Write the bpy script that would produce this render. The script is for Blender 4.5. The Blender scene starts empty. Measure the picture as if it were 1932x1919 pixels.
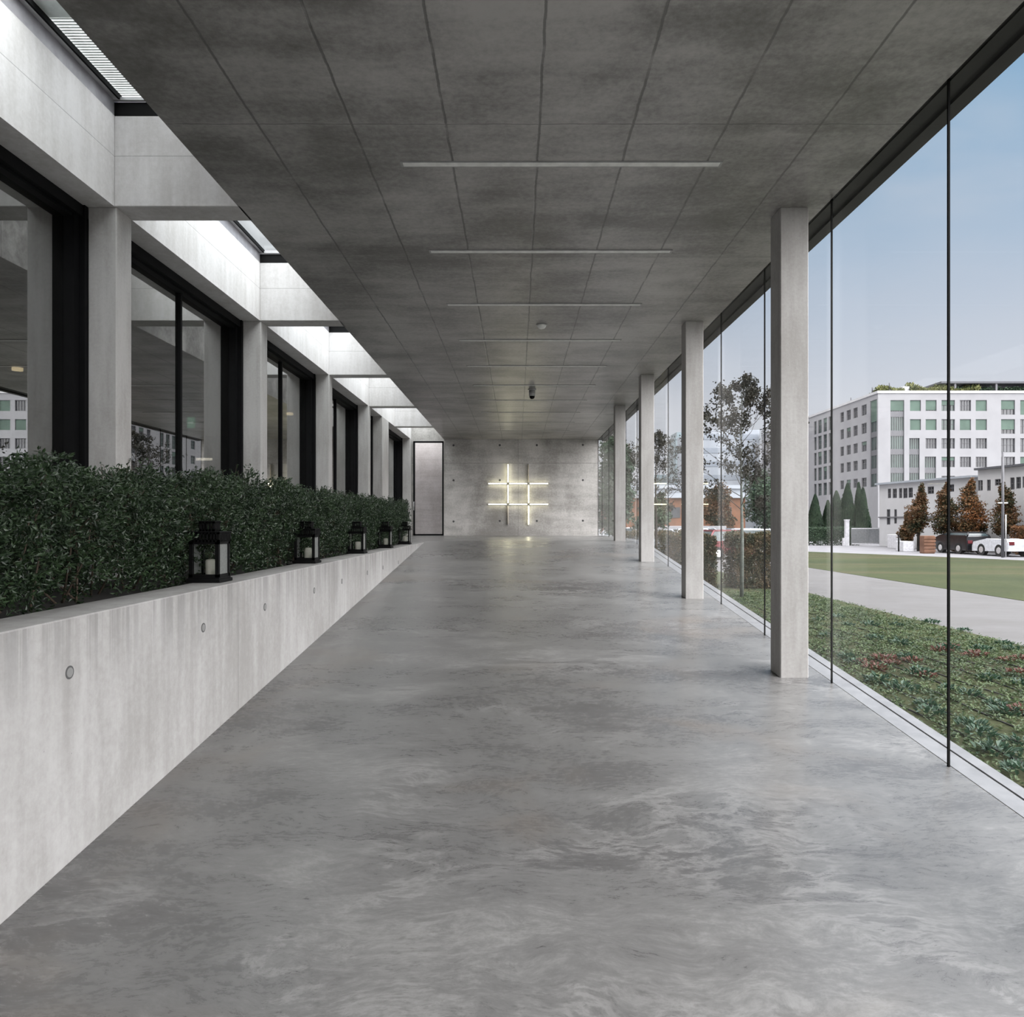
import bpy, math, random
from mathutils import Vector, Matrix, Quaternion
R = random.Random(7)
SC = bpy.context.scene
COL = SC.collection

# ------------------------------------------------------------------ camera
ZE = 0.485                      # eye height above the landing (z = 0)
cam_d = bpy.data.cameras.new('camera')
cam = bpy.data.objects.new('camera', cam_d); COL.objects.link(cam)
cam.location = (0, 0, ZE); cam.rotation_euler = (math.pi/2, 0, 0)
cam_d.sensor_width = 36; cam_d.sensor_fit = 'HORIZONTAL'
cam_d.lens = 1361/1932*36
cam_d.shift_x = (966-976)/1932; cam_d.shift_y = (986-959.5)/1932
cam_d.clip_start = 0.05; cam_d.clip_end = 1000
SC.camera = cam

# ------------------------------------------------------------------ exposure
SC.view_settings.view_transform = 'Standard'
SC.view_settings.look = 'None'
SC.view_settings.gamma = 1
SC.view_settings.use_curve_mapping = False
SC.view_settings.exposure = 0.0
try:
    SC.cycles.use_denoising = True
    SC.cycles.max_bounces = 12
    SC.cycles.diffuse_bounces = 6
    SC.cycles.glossy_bounces = 6
    SC.cycles.transparent_max_bounces = 24
    SC.cycles.transmission_bounces = 8
    SC.cycles.sample_clamp_indirect = 6
except Exception:
    pass

# ------------------------------------------------------------------ node helper
class N:
    """small wrapper that builds node trees"""
    def __init__(s, tree):
        s.t = tree; s.n = tree.nodes; s.l = tree.links
    def new(s, typ, **kw):
        nd = s.n.new(typ)
        for k, v in kw.items():
            setattr(nd, k, v)
        return nd
    def put(s, sock, v):
        if isinstance(v, bpy.types.NodeSocket): s.l.new(v, sock)
        elif v is not None: sock.default_value = v
    def m(s, op, a, b=None, c=None, clamp=False):
        nd = s.new('ShaderNodeMath', operation=op, use_clamp=clamp)
        s.put(nd.inputs[0], a); s.put(nd.inputs[1], b); s.put(nd.inputs[2], c)
        return nd.outputs[0]
    def sstep(s, v, a, b, lo=0.0, hi=1.0):
        nd = s.new('ShaderNodeMapRange', interpolation_type='SMOOTHSTEP')
        s.put(nd.inputs[0], v)
        for i, x in zip((1, 2, 3, 4), (a, b, lo, hi)): nd.inputs[i].default_value = x
        return nd.outputs[0]
    def mixc(s, f, a, b, blend='MIX'):
        nd = s.new('ShaderNodeMix', data_type='RGBA', blend_type=blend)
        s.put(nd.inputs[0], f)
        for sock, v in ((nd.inputs[6], a), (nd.inputs[7], b)):
            if isinstance(v, (tuple, list)): sock.default_value = (*v[:3], 1)
            else: s.put(sock, v)
        return nd.outputs[2]
    def ramp(s, f, stops):
        nd = s.new('ShaderNodeValToRGB'); s.put(nd.inputs[0], f)
        e = nd.color_ramp.elements
        e[0].position = stops[0][0]; e[0].color = (*stops[0][1], 1)
        e[1].position = stops[-1][0]; e[1].color = (*stops[-1][1], 1)
        for p, c in stops[1:-1]: e.new(p).color = (*c, 1)
        return nd.outputs[0]
    def noise(s, vec, scale, detail=5, rough=.55, dist=0.0):
        nd = s.new('ShaderNodeTexNoise')
        s.put(nd.inputs['Vector'], vec)
        nd.inputs['Scale'].default_value = scale; nd.inputs['Detail'].default_value = detail
        nd.inputs['Roughness'].default_value = rough; nd.inputs['Distortion'].default_value = dist
        return nd.outputs[0]
    def scaled(s, vec, sx, sy, sz, loc=(0, 0, 0)):
        nd = s.new('ShaderNodeMapping'); s.put(nd.inputs[0], vec)
        nd.inputs['Scale'].default_value = (sx, sy, sz); nd.inputs['Location'].default_value = loc
        return nd.outputs[0]
    def pos(s):
        return s.new('ShaderNodeNewGeometry').outputs['Position']
    def obj(s):
        return s.new('ShaderNodeTexCoord').outputs['Object']
    def xyz(s, vec):
        nd = s.new('ShaderNodeSeparateXYZ'); s.put(nd.inputs[0], vec); return nd.outputs

# ------------------------------------------------------------------ sky
world = bpy.data.worlds.new('sky'); SC.world = world; world.use_nodes = True
w = N(world.node_tree); w.n.clear()
dirv = w.new('ShaderNodeTexCoord').outputs['Generated']
dx, dy, dz = w.xyz(dirv)
clear = w.ramp(w.m('MULTIPLY', dz, 1.0, clamp=True), [(0.0, (.70, .73, .78)), (.15, (.68, .72, .79)), (.27, (.52, .61, .73)), (.48, (.21, .42, .64)), (.8, (.19, .38, .62))])
haze = w.noise(w.scaled(dirv, 1, 1, 2.5), 3.0, 4, .5, .4)
clear = w.mixc(w.sstep(haze, .45, .8, 0, .35), clear, (.66, .69, .75))
white = w.ramp(dz, [(0, (.70, .71, .74)), (.5, (.78, .79, .82)), (1, (.8, .82, .86))])
base = w.mixc(w.sstep(dx, -.05, .2), white, clear)
high = w.sstep(dz, .50, .85, 0, 4.0)                      # thin overcast overhead, brightened above the visible sky to light the corridor
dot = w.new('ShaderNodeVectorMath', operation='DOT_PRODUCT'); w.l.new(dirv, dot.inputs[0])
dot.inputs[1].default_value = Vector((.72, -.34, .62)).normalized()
glow = w.m('MULTIPLY', w.m('POWER', w.m('MAXIMUM', dot.outputs['Value'], 0), 3.0), 10.0)   # unseen sky glow added behind and to the right to light the interior
glow = w.m('MULTIPLY', glow, w.sstep(dy, .35, .72, 1, 0))  # keeps the added glow out of the visible directions
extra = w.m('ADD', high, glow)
bgA = w.new('ShaderNodeBackground'); w.put(bgA.inputs[0], base)
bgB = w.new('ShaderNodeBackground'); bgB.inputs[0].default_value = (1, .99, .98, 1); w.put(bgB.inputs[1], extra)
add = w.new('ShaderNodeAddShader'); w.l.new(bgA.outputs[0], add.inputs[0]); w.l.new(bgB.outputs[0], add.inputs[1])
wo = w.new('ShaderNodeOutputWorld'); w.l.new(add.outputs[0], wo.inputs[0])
world.cycles.sampling_method = 'MANUAL'; world.cycles.sample_map_resolution = 512

# ------------------------------------------------------------------ materials
def new_mat(name):
    m = bpy.data.materials.new(name); m.use_nodes = True
    n = N(m.node_tree); n.n.clear()
    out = n.new('ShaderNodeOutputMaterial')
    return m, n, out
def principled(n, out, color, rough=.6, metal=0.0, spec=.5, bump=None, bstr=.2, bdist=.02, **kw):
    p = n.new('ShaderNodeBsdfPrincipled')
    if isinstance(color, (tuple, list)): p.inputs['Base Color'].default_value = (*color, 1)
    else: n.put(p.inputs['Base Color'], color)
    n.put(p.inputs['Roughness'], rough); n.put(p.inputs['Metallic'], metal)
    p.inputs['Specular IOR Level'].default_value = spec
    if bump is not None:
        b = n.new('ShaderNodeBump'); b.inputs['Strength'].default_value = bstr; b.inputs['Distance'].default_value = bdist
        n.put(b.inputs['Height'], bump); n.l.new(b.outputs[0], p.inputs['Normal'])
    n.l.new(p.outputs[0], out.inputs[0])
    return p
def plain(name, color, rough=.6, metal=0.0, var=.12, scale=8.0, spec=.5):
    m, n, out = new_mat(name)
    f = n.noise(n.obj(), scale, 4)
    c = n.mixc(n.sstep(f, .3, .7), [x*(1-var) for x in color], [min(1, x*(1+var)) for x in color])
    principled(n, out, c, rough, metal, spec); return m
def line_mask(n, coord, first, pitch, width, wob=None):
    """1 on lines at first + k*pitch along coord"""
    v = n.m('SUBTRACT', coord, first - pitch/2)
    if wob is not None: v = n.m('ADD', v, wob)
    v = n.m('ABSOLUTE', n.m('SUBTRACT', n.m('PINGPONG', v, pitch), pitch/2)) if False else n.m('ABSOLUTE', n.m('SUBTRACT', n.m('MULTIPLY', n.m('FRACT', n.m('DIVIDE', v, pitch)), pitch), pitch/2))
    return n.sstep(v, width*.35, width, 1, 0)
def concrete(name, color, tint=(1, .985, .96), var=.16, rough=.75, vertical=True, joints=None, scale=1.0, pits=True, spec=.3, drips=None):
    m, n, out = new_mat(name)
    P = n.pos(); x, y, z = n.xyz(P)
    big = n.noise(n.scaled(P, 1, 1, .6), .9*scale, 6, .6, .3)
    st = n.noise(n.scaled(P, 7, 7, .7) if vertical else n.scaled(P, .7, 3, 3), 1.2*scale, 5, .6)
    fine = n.noise(P, 22*scale, 5, .7)
    f = n.m('ADD', n.m('MULTIPLY', big, .5), n.m('ADD', n.m('MULTIPLY', st, .28), n.m('MULTIPLY', fine, .22)))
    lo = [c*(1-var)*t for c, t in zip(color, tint)]; hi = [min(.95, c*(1+var)) for c in color]
    c = n.mixc(n.sstep(f, .36, .64), lo, hi)
    if pits:
        v = n.new('ShaderNodeTexVoronoi'); n.put(v.inputs['Vector'], P); v.inputs['Scale'].default_value = 14
        pit = n.m('MULTIPLY', n.sstep(v.outputs['Distance'], .03, .07, 1, 0), n.sstep(n.noise(P, 2.2, 3), .55, .62))
        c = n.mixc(n.m('MULTIPLY', pit, .55), c, [k*.35 for k in color])
    h = n.m('ADD', n.m('MULTIPLY', fine, .4), n.m('MULTIPLY', st, .6))
    if drips is not None:                                      # rain runs below the coping
        run = n.noise(n.scaled(P, 9, 9, .15), 1.0, 5, .7)
        reach = n.m('MULTIPLY', n.noise(n.scaled(P, 1.2, 1.2, .05), 1.0, 3), .9)
        down = n.m('SUBTRACT', drips, z)
        k = n.m('SUBTRACT', 1.0, n.m('DIVIDE', down, n.m('ADD', reach, .05)), clamp=True)
        k = n.m('MULTIPLY', k, n.m('SUBTRACT', 1.0, n.m('ABSOLUTE', n.xyz(n.new('ShaderNodeNewGeometry').outputs['Normal'])[2])))
        c = n.mixc(n.m('MULTIPLY', n.m('MULTIPLY', k, n.sstep(run, .42, .58)), .60), c, [q*.5 for q in color])
    if joints:
        wob = n.m('MULTIPLY', n.m('SUBTRACT', n.noise(P, 3.0, 5, .7), .5), joints.get('wob', 0))
        mask = None
        for ax, first, pitch, width in joints['lines']:
            k = line_mask(n, {'x': x, 'y': y, 'z': z}[ax], first, pitch, width, wob)
            if joints.get('break'): k = n.m('MULTIPLY', k, n.sstep(n.noise(n.scaled(P, 1, 1, 1, (3, 9, 4)), 2.6, 3), .30, .5, .35, 1))
            mask = k if mask is None else n.m('MAXIMUM', mask, k)
        c = n.mixc(n.m('MULTIPLY', mask, joints.get('dark', .6)), c, [k*.35 for k in color])
        h = n.m('SUBTRACT', h, n.m('MULTIPLY', mask, 1.5))
    principled(n, out, c, rough, 0, spec, h, .25, .01)
    return m

M = {}
M['wall'] = concrete('pale_concrete', (.53, .518, .518), joints={'lines': [('z', ZE+3.1+.49, 50, .006)], 'dark': .45})
M['column'] = concrete('column_concrete', (.36, .350, .342), var=.17, scale=1.5)
M['planter'] = concrete('planter_concrete', (.34, .333, .328), var=.19, drips=ZE-.509, joints={'lines': [('y', 6.18, 3.0, .008)], 'dark': .4})
M['end'] = concrete('end_wall_concrete', (.42, .405, .39), var=.4, scale=.8, vertical=False, joints={'lines': [('x', .03, 60, .012), ('z', ZE+2.21, 60, .014)], 'dark': .5})
M['ceil'] = concrete('ceiling_concrete', (.31, .300, .292), tint=(1, .98, .96), var=.5, vertical=False, scale=.8, rough=.34, spec=.5,
                     joints={'lines': [('x', .17, .73, .014), ('y', 5.61, 2.805, .008)], 'wob': .035, 'dark': .75, 'break': True})
def floor_material():
    m, n, out = new_mat('polished_concrete')
    P = n.pos(); x, y, z = n.xyz(P)
    warp = n.new('ShaderNodeTexNoise'); n.put(warp.inputs['Vector'], n.scaled(P, .8, 1.1, .6)); warp.inputs['Scale'].default_value = 1.1; warp.inputs['Detail'].default_value = 3
    vm = n.new('ShaderNodeVectorMath', operation='MULTIPLY_ADD'); n.l.new(warp.outputs['Color'], vm.inputs[0]); vm.inputs[1].default_value = (.62, .62, 0); n.put(vm.inputs[2], P)
    W = vm.outputs[0]
    cloud = n.noise(n.scaled(P, .6, 1.0, 1, (2.2, .4, 0)), .75, 6, .6, .25)
    swirl = n.noise(n.scaled(W, 1.0, 2.6, 1), 1.5, 10, .7, .25)
    fine = n.noise(n.scaled(W, 3, 9, 1), 4.0, 8, .78, .1)
    f = n.m('ADD', n.m('MULTIPLY', cloud, .42), n.m('ADD', n.m('MULTIPLY', swirl, .24), n.m('MULTIPLY', fine, .34)))
    c = n.ramp(f, [(.34, (.068, .066, .065)), (.45, (.118, .115, .113)), (.54, (.168, .165, .161)), (.66, (.28, .274, .266))])
    patch = n.sstep(n.noise(n.scaled(P, 1, 1, 1, (7, 3, 1)), .9, 3), .50, .62)
    ridge = n.m('SUBTRACT', 1.0, n.m('ABSOLUTE', n.m('MULTIPLY', n.m('SUBTRACT', swirl, .52), 22)), clamp=True)
    c = n.mixc(n.m('MULTIPLY', n.m('MULTIPLY', ridge, patch), .26), c, (.42, .41, .40))
    dark = n.m('MULTIPLY', n.m('MULTIPLY', n.sstep(n.noise(n.scaled(W, 5, 13, 1), 4.0, 7, .75, .2), .46, .36), n.sstep(n.noise(n.scaled(P, 1, 1.2, 1, (1, 8, 1)), .8, 3), .5, .64)), .40)
    c = n.mixc(dark, c, (.060, .058, .056))
    stain = n.m('MULTIPLY', n.sstep(n.noise(n.scaled(P, 1, 1.3, 1, (4.3, 1.7, 0)), .55, 4, .5, .6), .54, .72), .42)
    c = n.mixc(stain, c, (.175, .145, .12))
    jt = line_mask(n, x, -.03, 60, .006)
    c = n.mixc(n.m('MULTIPLY', jt, .25), c, (.15, .15, .15))
    rough = n.sstep(f, .35, .68, .24, .36)
    principled(n, out, c, rough, 0, .5, n.m('ADD', n.m('MULTIPLY', swirl, .5), n.m('MULTIPLY', fine, .5)), .05, .01)
    return m
M['floor'] = floor_material()
M['black'] = plain('black_metal', (.004, .004, .0042), .6, .0, .12, 8.0, .15)
M['darkmetal'] = plain('dark_soffit_metal', (.006, .006, .006), .55, .2)
M['midmetal'] = plain('grey_fascia_metal', (.012, .0115, .0115), .5, .3)
M['frame'] = plain('dark_window_metal', (.004, .004, .0045), .6, .0, .12, 8.0, .12)
M['skyframe'] = plain('skylight_metal', (.34, .33, .35), .45, .4)
M['alu'] = plain('bare_aluminium', (.62, .62, .63), .35, .6)
M['sill'] = plain('pale_sill_stone', (.17, .17, .175), .35)
M['seal'] = plain('black_seal', (.004, .004, .004), .7, spec=.1)
M['lamp_off'] = plain('matt_diffuser', (.80, .80, .78), .5)
M['white_plastic'] = plain('white_plastic', (.72, .72, .70), .35)
M['grey_plastic'] = plain('grey_plastic', (.35, .35, .35), .3)
M['wax'] = plain('white_wax', (.80, .78, .70), .5)
M['soil'] = plain('dark_soil', (.015, .012, .010), .95, 0, .4, 20)
M['candle_wick'] = plain('wick', (.05, .04, .03), .9)
M['hole'] = plain('tie_hole_plug', (.20, .20, .195), .8)
M['hole_rim'] = plain('tie_hole_rim', (.07, .07, .07), .8)
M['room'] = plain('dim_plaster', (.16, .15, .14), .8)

def glass_mat(name, tint, f0, base=0.0, rough=0.0, fmax=1.0, haze=None):
    m, n, out = new_mat(name)
    g = n.new('ShaderNodeNewGeometry')
    d = n.new('ShaderNodeVectorMath', operation='DOT_PRODUCT'); n.l.new(g.outputs['Incoming'], d.inputs[0]); n.l.new(g.outputs['Normal'], d.inputs[1])
    k = n.m('POWER', n.m('SUBTRACT', 1.0, n.m('ABSOLUTE', d.outputs['Value']), clamp=True), 5.0)
    F = n.m('MULTIPLY', n.m('ADD', f0, n.m('MULTIPLY', k, 1-f0)), fmax, clamp=True)
    if base: F = n.m('ADD', F, base, clamp=True)
    t = n.new('ShaderNodeBsdfTransparent'); t.inputs[0].default_value = (*tint, 1)
    gl = n.new('ShaderNodeBsdfGlossy'); gl.inputs['Roughness'].default_value = rough; gl.inputs[0].default_value = (.95, .96, .95, 1)
    mx = n.new('ShaderNodeMixShader'); n.put(mx.inputs[0], F); n.l.new(t.outputs[0], mx.inputs[1]); n.l.new(gl.outputs[0], mx.inputs[2])
    res = mx.outputs[0]
    if haze:
        df = n.new('ShaderNodeBsdfDiffuse'); df.inputs[0].default_value = (*haze[1], 1)
        tr = n.new('ShaderNodeBsdfTranslucent'); tr.inputs[0].default_value = (*haze[1], 1)
        a = n.new('ShaderNodeAddShader'); n.l.new(df.outputs[0], a.inputs[0]); n.l.new(tr.outputs[0], a.inputs[1])
        m2 = n.new('ShaderNodeMixShader'); n.put(m2.inputs[0], n.sstep(n.noise(n.obj(), 60, 4), .3, .7, haze[0]*.8, haze[0])); n.l.new(res, m2.inputs[1]); n.l.new(a.outputs[0], m2.inputs[2]); res = m2.outputs[0]
    n.l.new(res, out.inputs[0])
    return m
M['glass'] = glass_mat('clear_glass', (.99, .985, .985), .025, fmax=.40)
M['glass_green'] = glass_mat('greenish_glass_edge', (.70, .82, .80), .05)
M['glass_dark'] = glass_mat('reflective_window_glass', (.45, .45, .44), .24, .16)
M['glass_sky'] = glass_mat('skylight_glass', (.93, .95, .95), .03, fmax=.5)
M['glass_lantern'] = glass_mat('lantern_glass', (.99, .99, .985), .03)
M['glass_frost'] = glass_mat('dusty_lantern_glass', (.8, .82, .8), .04, haze=(.6, (.20, .205, .20)))
def emit(name, color, strength):
    m, n, out = new_mat(name)
    e = n.new('ShaderNodeEmission'); e.inputs[0].default_value = (*color, 1); e.inputs[1].default_value = strength
    n.l.new(e.outputs[0], out.inputs[0]); return m
M['tube'] = emit('lit_fluorescent', (1, .95, .66), 12.0)
M['tube_dim'] = plain('unlit_fluorescent', (.62, .55, .45), .4)
M['warm'] = emit('warm_lamp', (1, .80, .48), 4.0)
M['coolbar'] = emit('pale_glowing_bar', (1, .93, .78), 4.0)
M['exit'] = emit('green_exit_light', (.12, .60, .32), 1.2)
M['exitw'] = emit('white_exit_light', (.8, 1, .9), 2.0)
def wood(name, a, b, sc=(1, 12, 12)):
    m, n, out = new_mat(name)
    P = n.pos(); g = n.noise(n.scaled(P, *sc), 1.5, 6, .6, .8)
    principled(n, out, n.mixc(g, a, b), .5); return m
M['wood'] = wood('timber_lining', (.10, .065, .04), (.20, .14, .09))
def leafmat(name, lo, hi, rough=.5, trans=.15, scale=9.0, spec=.4):
    m, n, out = new_mat(name)
    f = n.noise(n.pos(), scale, 3)
    f2 = n.noise(n.pos(), scale*7, 2)
    c = n.mixc(n.sstep(n.m('ADD', n.m('MULTIPLY', f, .5), n.m('MULTIPLY', f2, .5)), .38, .62), lo, hi)
    p = principled(n, out, c, rough, 0, spec)
    if trans:
        tr = n.new('ShaderNodeBsdfTranslucent'); n.l.new(c, tr.inputs[0])
        mx = n.new('ShaderNodeMixShader'); mx.inputs[0].default_value = trans
        n.l.new(p.outputs[0], mx.inputs[1]); n.l.new(tr.outputs[0], mx.inputs[2]); n.l.new(mx.outputs[0], out.inputs[0])
    return m
M['leaf_hedge'] = leafmat('dark_hedge_leaf', (.009, .020, .009), (.034, .062, .025), .42, .1, 6, .5)
M['leaf_dark'] = leafmat('dark_tree_leaf', (.006, .008, .004), (.022, .019, .010), .7, .15, 2)
M['leaf_autumn'] = leafmat('autumn_leaf', (.055, .045, .018), (.27, .11, .04), .7, .2, .9)
M['leaf_autumn2'] = leafmat('rusty_green_leaf', (.026, .038, .016), (.15, .07, .03), .7, .2, 1.0)
M['leaf_autumn3'] = leafmat('orange_leaf', (.065, .050, .022), (.23, .11, .05), .7, .2, .9)
M['leaf_conifer'] = leafmat('conifer_green', (.020, .042, .024), (.055, .092, .052), .8, .1, 1.2)
M['leaf_exhedge'] = leafmat('outdoor_hedge_leaf', (.025, .040, .018), (.14, .095, .05), .7, .2, 3)
M['leaf_cover'] = leafmat('groundcover_leaf', (.022, .045, .018), (.070, .105, .036), .6, .25, 2.5)
M['leaf_clump'] = leafmat('blue_green_leaf', (.014, .038, .022), (.038, .085, .048), .5, .2, 8)
M['leaf_red'] = leafmat('red_brown_leaf', (.060, .022, .017), (.125, .050, .034), .6, .2, 8)
M['bark'] = plain('dark_bark', (.035, .028, .022), .9, 0, .3, 12)
M['bark_pale'] = plain('grey_green_bark', (.12, .135, .12), .8, 0, .25, 9)
M['twig'] = plain('brown_stem', (.06, .042, .028), .8, 0, .2, 12)
def grass(name, a, b, c3, scale=3.0):
    m, n, out = new_mat(name)
    P = n.pos()
    f = n.noise(n.scaled(P, .35, .35, 1), .5, 6, .7)
    g = n.noise(P, scale*5, 6, .75)
    s = n.noise(n.scaled(P, .15, 1.2, 1), .6, 4, .5)
    c = n.mixc(n.sstep(f, .35, .65), a, b)
    c = n.mixc(n.sstep(s, .5, .68, 0, .6), c, c3)
    c = n.mixc(n.sstep(g, .3, .7, 0, .5), c, [k*.45 for k in a])
    principled(n, out, c, .9, 0, .2, g, .6, .05); return m
M['lawn'] = grass('mown_lawn', (.028, .038, .013), (.044, .053, .019), (.072, .060, .030))
M['moss'] = grass('mossy_bed', (.030, .036, .012), (.060, .068, .025), (.030, .022, .013), 6)
M['path'] = concrete('path_gravel', (.090, .088, .089), var=.1, pits=False, vertical=False)
M['asphalt'] = concrete('road_asphalt', (.165, .165, .178), var=.12, pits=False, vertical=False)
M['drip'] = plain('black_irrigation_pipe', (.012, .012, .012), .5)
M['bwhite'] = plain('white_render', (.285, .285, .298), .85, 0, .05, .4)
M['bwhite2'] = plain('white_plaster', (.52, .52, .53), .85, 0, .05, .6)
M['bpane'] = plain('grey_window_glass', (.065, .068, .075), .15, .0, .35, .35, .8)
M['bpane_green'] = plain('green_window_glass', (.06, .09, .08), .2, .0, .3, .35, .8)
M['bframe'] = plain('grey_window_frame', (.13, .13, .14), .6)
M['blind'] = plain('green_roller_blind', (.085, .130, .105), .8, 0, .15, .4)
M['roofdark'] = plain('dark_roof', (.085, .088, .10), .7)
M['roofgreen'] = leafmat('roof_planting', (.07, .09, .03), (.20, .20, .08), .9, 0, .8)
M['tower'] = plain('blue_grey_tower', (.16, .21, .23), .3, 0, .2, .15)
M['towerline'] = plain('dark_tower_line', (.07, .09, .10), .5)
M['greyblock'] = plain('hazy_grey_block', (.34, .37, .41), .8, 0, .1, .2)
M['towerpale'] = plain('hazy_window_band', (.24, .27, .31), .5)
M['brick'] = plain('orange_brick', (.17, .075, .038), .8, 0, .25, 1.0)
M['gate'] = plain('grey_metal_gate', (.24, .25, .26), .6, .2)
M['concreteblk'] = plain('pale_concrete_block', (.60, .60, .63), .8)
M['rust'] = plain('rusty_orange_wood', (.17, .085, .052), .8, 0, .2, 2)
M['carblack'] = plain('black_car_paint', (.010, .010, .012), .15)
M['carwhite'] = plain('white_car_paint', (.62, .64, .68), .2)
M['carsilver'] = plain('silver_car_paint', (.33, .36, .41), .2, .4)
M['carred'] = plain('dark_red_car_paint', (.13, .02, .025), .2)
M['carglass'] = plain('car_glass', (.035, .05, .055), .08, 0, .2, 3)
M['tyre'] = plain('tyre_rubber', (.015, .015, .015), .9)
M['polegrey'] = plain('grey_pole', (.09, .09, .10), .6)

# ------------------------------------------------------------------ mesh helper
class MB:
    def __init__(s): s.v = []; s.f = []; s.sm = []
    def quad(s, a, b, c, d):
        i = len(s.v); s.v += [tuple(a), tuple(b), tuple(c), tuple(d)]; s.f.append((i, i+1, i+2, i+3)); s.sm.append(False)
    def box(s, x0, x1, y0, y1, z0, z1, bev=0.0):
        if x0 > x1: x0, x1 = x1, x0
        if y0 > y1: y0, y1 = y1, y0
        if z0 > z1: z0, z1 = z1, z0
        if bev <= 0:
            i = len(s.v)
            s.v += [(x0, y0, z0), (x1, y0, z0), (x1, y1, z0), (x0, y1, z0), (x0, y0, z1), (x1, y0, z1), (x1, y1, z1), (x0, y1, z1)]
            for q in ((0, 3, 2, 1), (4, 5, 6, 7), (0, 1, 5, 4), (1, 2, 6, 5), (2, 3, 7, 6), (3, 0, 4, 7)):
                s.f.append(tuple(i+k for k in q)); s.sm.append(False)
            return s
        # chamfered vertical edges and top/bottom rims
        b = bev
        def ring(z, d):
            return [(x0+b+d, y0+d, z), (x1-b-d, y0+d, z), (x1-d, y0+b+d, z), (x1-d, y1-b-d, z), (x1-b-d, y1-d, z), (x0+b+d, y1-d, z), (x0+d, y1-b-d, z), (x0+d, y0+b+d, z)]
        rings = [ring(z0, b*.6), ring(z0+b, 0), ring(z1-b, 0), ring(z1, b*.6)]
        i = len(s.v)
        for r in rings: s.v += r
        for k in range(3):
            for j in range(8):
                s.f.append((i+k*8+j, i+k*8+(j+1) % 8, i+(k+1)*8+(j+1) % 8, i+(k+1)*8+j)); s.sm.append(False)
        s.f.append(tuple(i+7-j for j in range(8))); s.sm.append(False)
        s.f.append(tuple(i+24+j for j in range(8))); s.sm.append(False)
        return s
    def tube(s, pts, rad, seg=8, caps=True, smooth=True):
        pts = [Vector(p) for p in pts]
        if not isinstance(rad, (list, tuple)): rad = [rad]*len(pts)
        i0 = len(s.v); up = Vector((0, 0, 1)); prev = None
        for k, p in enumerate(pts):
            t = (pts[min(k+1, len(pts)-1)]-pts[max(k-1, 0)]).normalized()
            if prev is None:
                a = t.orthogonal().normalized()
            else:
                a = (prev - t*prev.dot(t)); a = a.normalized() if a.length > 1e-6 else t.orthogonal().normalized()
            prev = a; b = t.cross(a)
            for j in range(seg):
                an = 2*math.pi*j/seg
                s.v.append(tuple(p + (a*math.cos(an)+b*math.sin(an))*rad[k]))
        for k in range(len(pts)-1):
            for j in range(seg):
                s.f.append((i0+k*seg+j, i0+k*seg+(j+1) % seg, i0+(k+1)*seg+(j+1) % seg, i0+(k+1)*seg+j)); s.sm.append(smooth)
        if caps:
            s.f.append(tuple(i0+seg-1-j for j in range(seg))); s.sm.append(False)
            s.f.append(tuple(i0+(len(pts)-1)*seg+j for j in range(seg))); s.sm.append(False)
        return s
    def cyl(s, c, r, z0, z1, seg=20, r2=None):
        return s.tube([(c[0], c[1], z0), (c[0], c[1], z1)], [r, r if r2 is None else r2], seg)
    def leaf(s, p, d, nrm, L, W):
        """folded four point leaf"""
        i = len(s.v); sd = d.cross(nrm)
        if sd.length < 1e-5: sd = d.orthogonal()
        sd.normalize(); n2 = sd.cross(d)
        s.v += [tuple(p), tuple(p+d*L*.5+sd*W*.5+n2*W*.15), tuple(p+d*L-n2*L*.12), tuple(p+d*L*.5-sd*W*.5+n2*W*.15)]
        s.f.append((i, i+1, i+2, i+3)); s.sm.append(False)
    def poly_extrude(s, prof, y0, y1, axis='y'):
        """prof: list of (a, z) closed outline, extruded along the axis"""
        i = len(s.v); k = len(prof)
        for yy in (y0, y1):
            for a, z in prof: s.v.append((a, yy, z) if axis == 'y' else (yy, a, z))
        for j in range(k):
            s.f.append((i+j, i+(j+1) % k, i+k+(j+1) % k, i+k+j)); s.sm.append(False)
        s.f.append(tuple(i+k-1-j for j in range(k))); s.sm.append(False)
        s.f.append(tuple(i+k+j for j in range(k))); s.sm.append(False)
        return s
    def build(s, name, mat, parent=None):
        me = bpy.data.meshes.new(name); me.from_pydata(s.v, [], s.f)
        me.polygons.foreach_set('use_smooth', s.sm); me.update()
        me.materials.append(M[mat] if isinstance(mat, str) else mat)
        o = bpy.data.objects.new(name, me); COL.objects.link(o)
        if parent: o.parent = parent
        return o
def tag(o, label=None, cat=None, group=None, kind=None):
    if label: o['label'] = label
    if cat: o['category'] = cat
    if group: o['group'] = group
    if kind: o['kind'] = kind
    return o
def empty(name, loc, rz=0):
    o = bpy.data.objects.new(name, None); COL.objects.link(o)
    o.empty_display_size = .2; o.location = loc; o.rotation_euler = (0, 0, rz); return o
def kids(o): return [c for c in COL.objects if c.parent == o]
def copy_tree(o, loc, rz=0, scale=None):
    c = o.copy(); COL.objects.link(c); c.location = loc; c.rotation_euler = (0, 0, rz)
    if scale: c.scale = scale
    for k in kids(o):
        d = k.copy(); COL.objects.link(d); d.parent = c
        for g in kids(k):
            e = g.copy(); COL.objects.link(e); e.parent = d
    return c
def struct(name, mb, mat, label, cat): return tag(mb.build(name, mat), label, cat, kind='structure')

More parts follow.
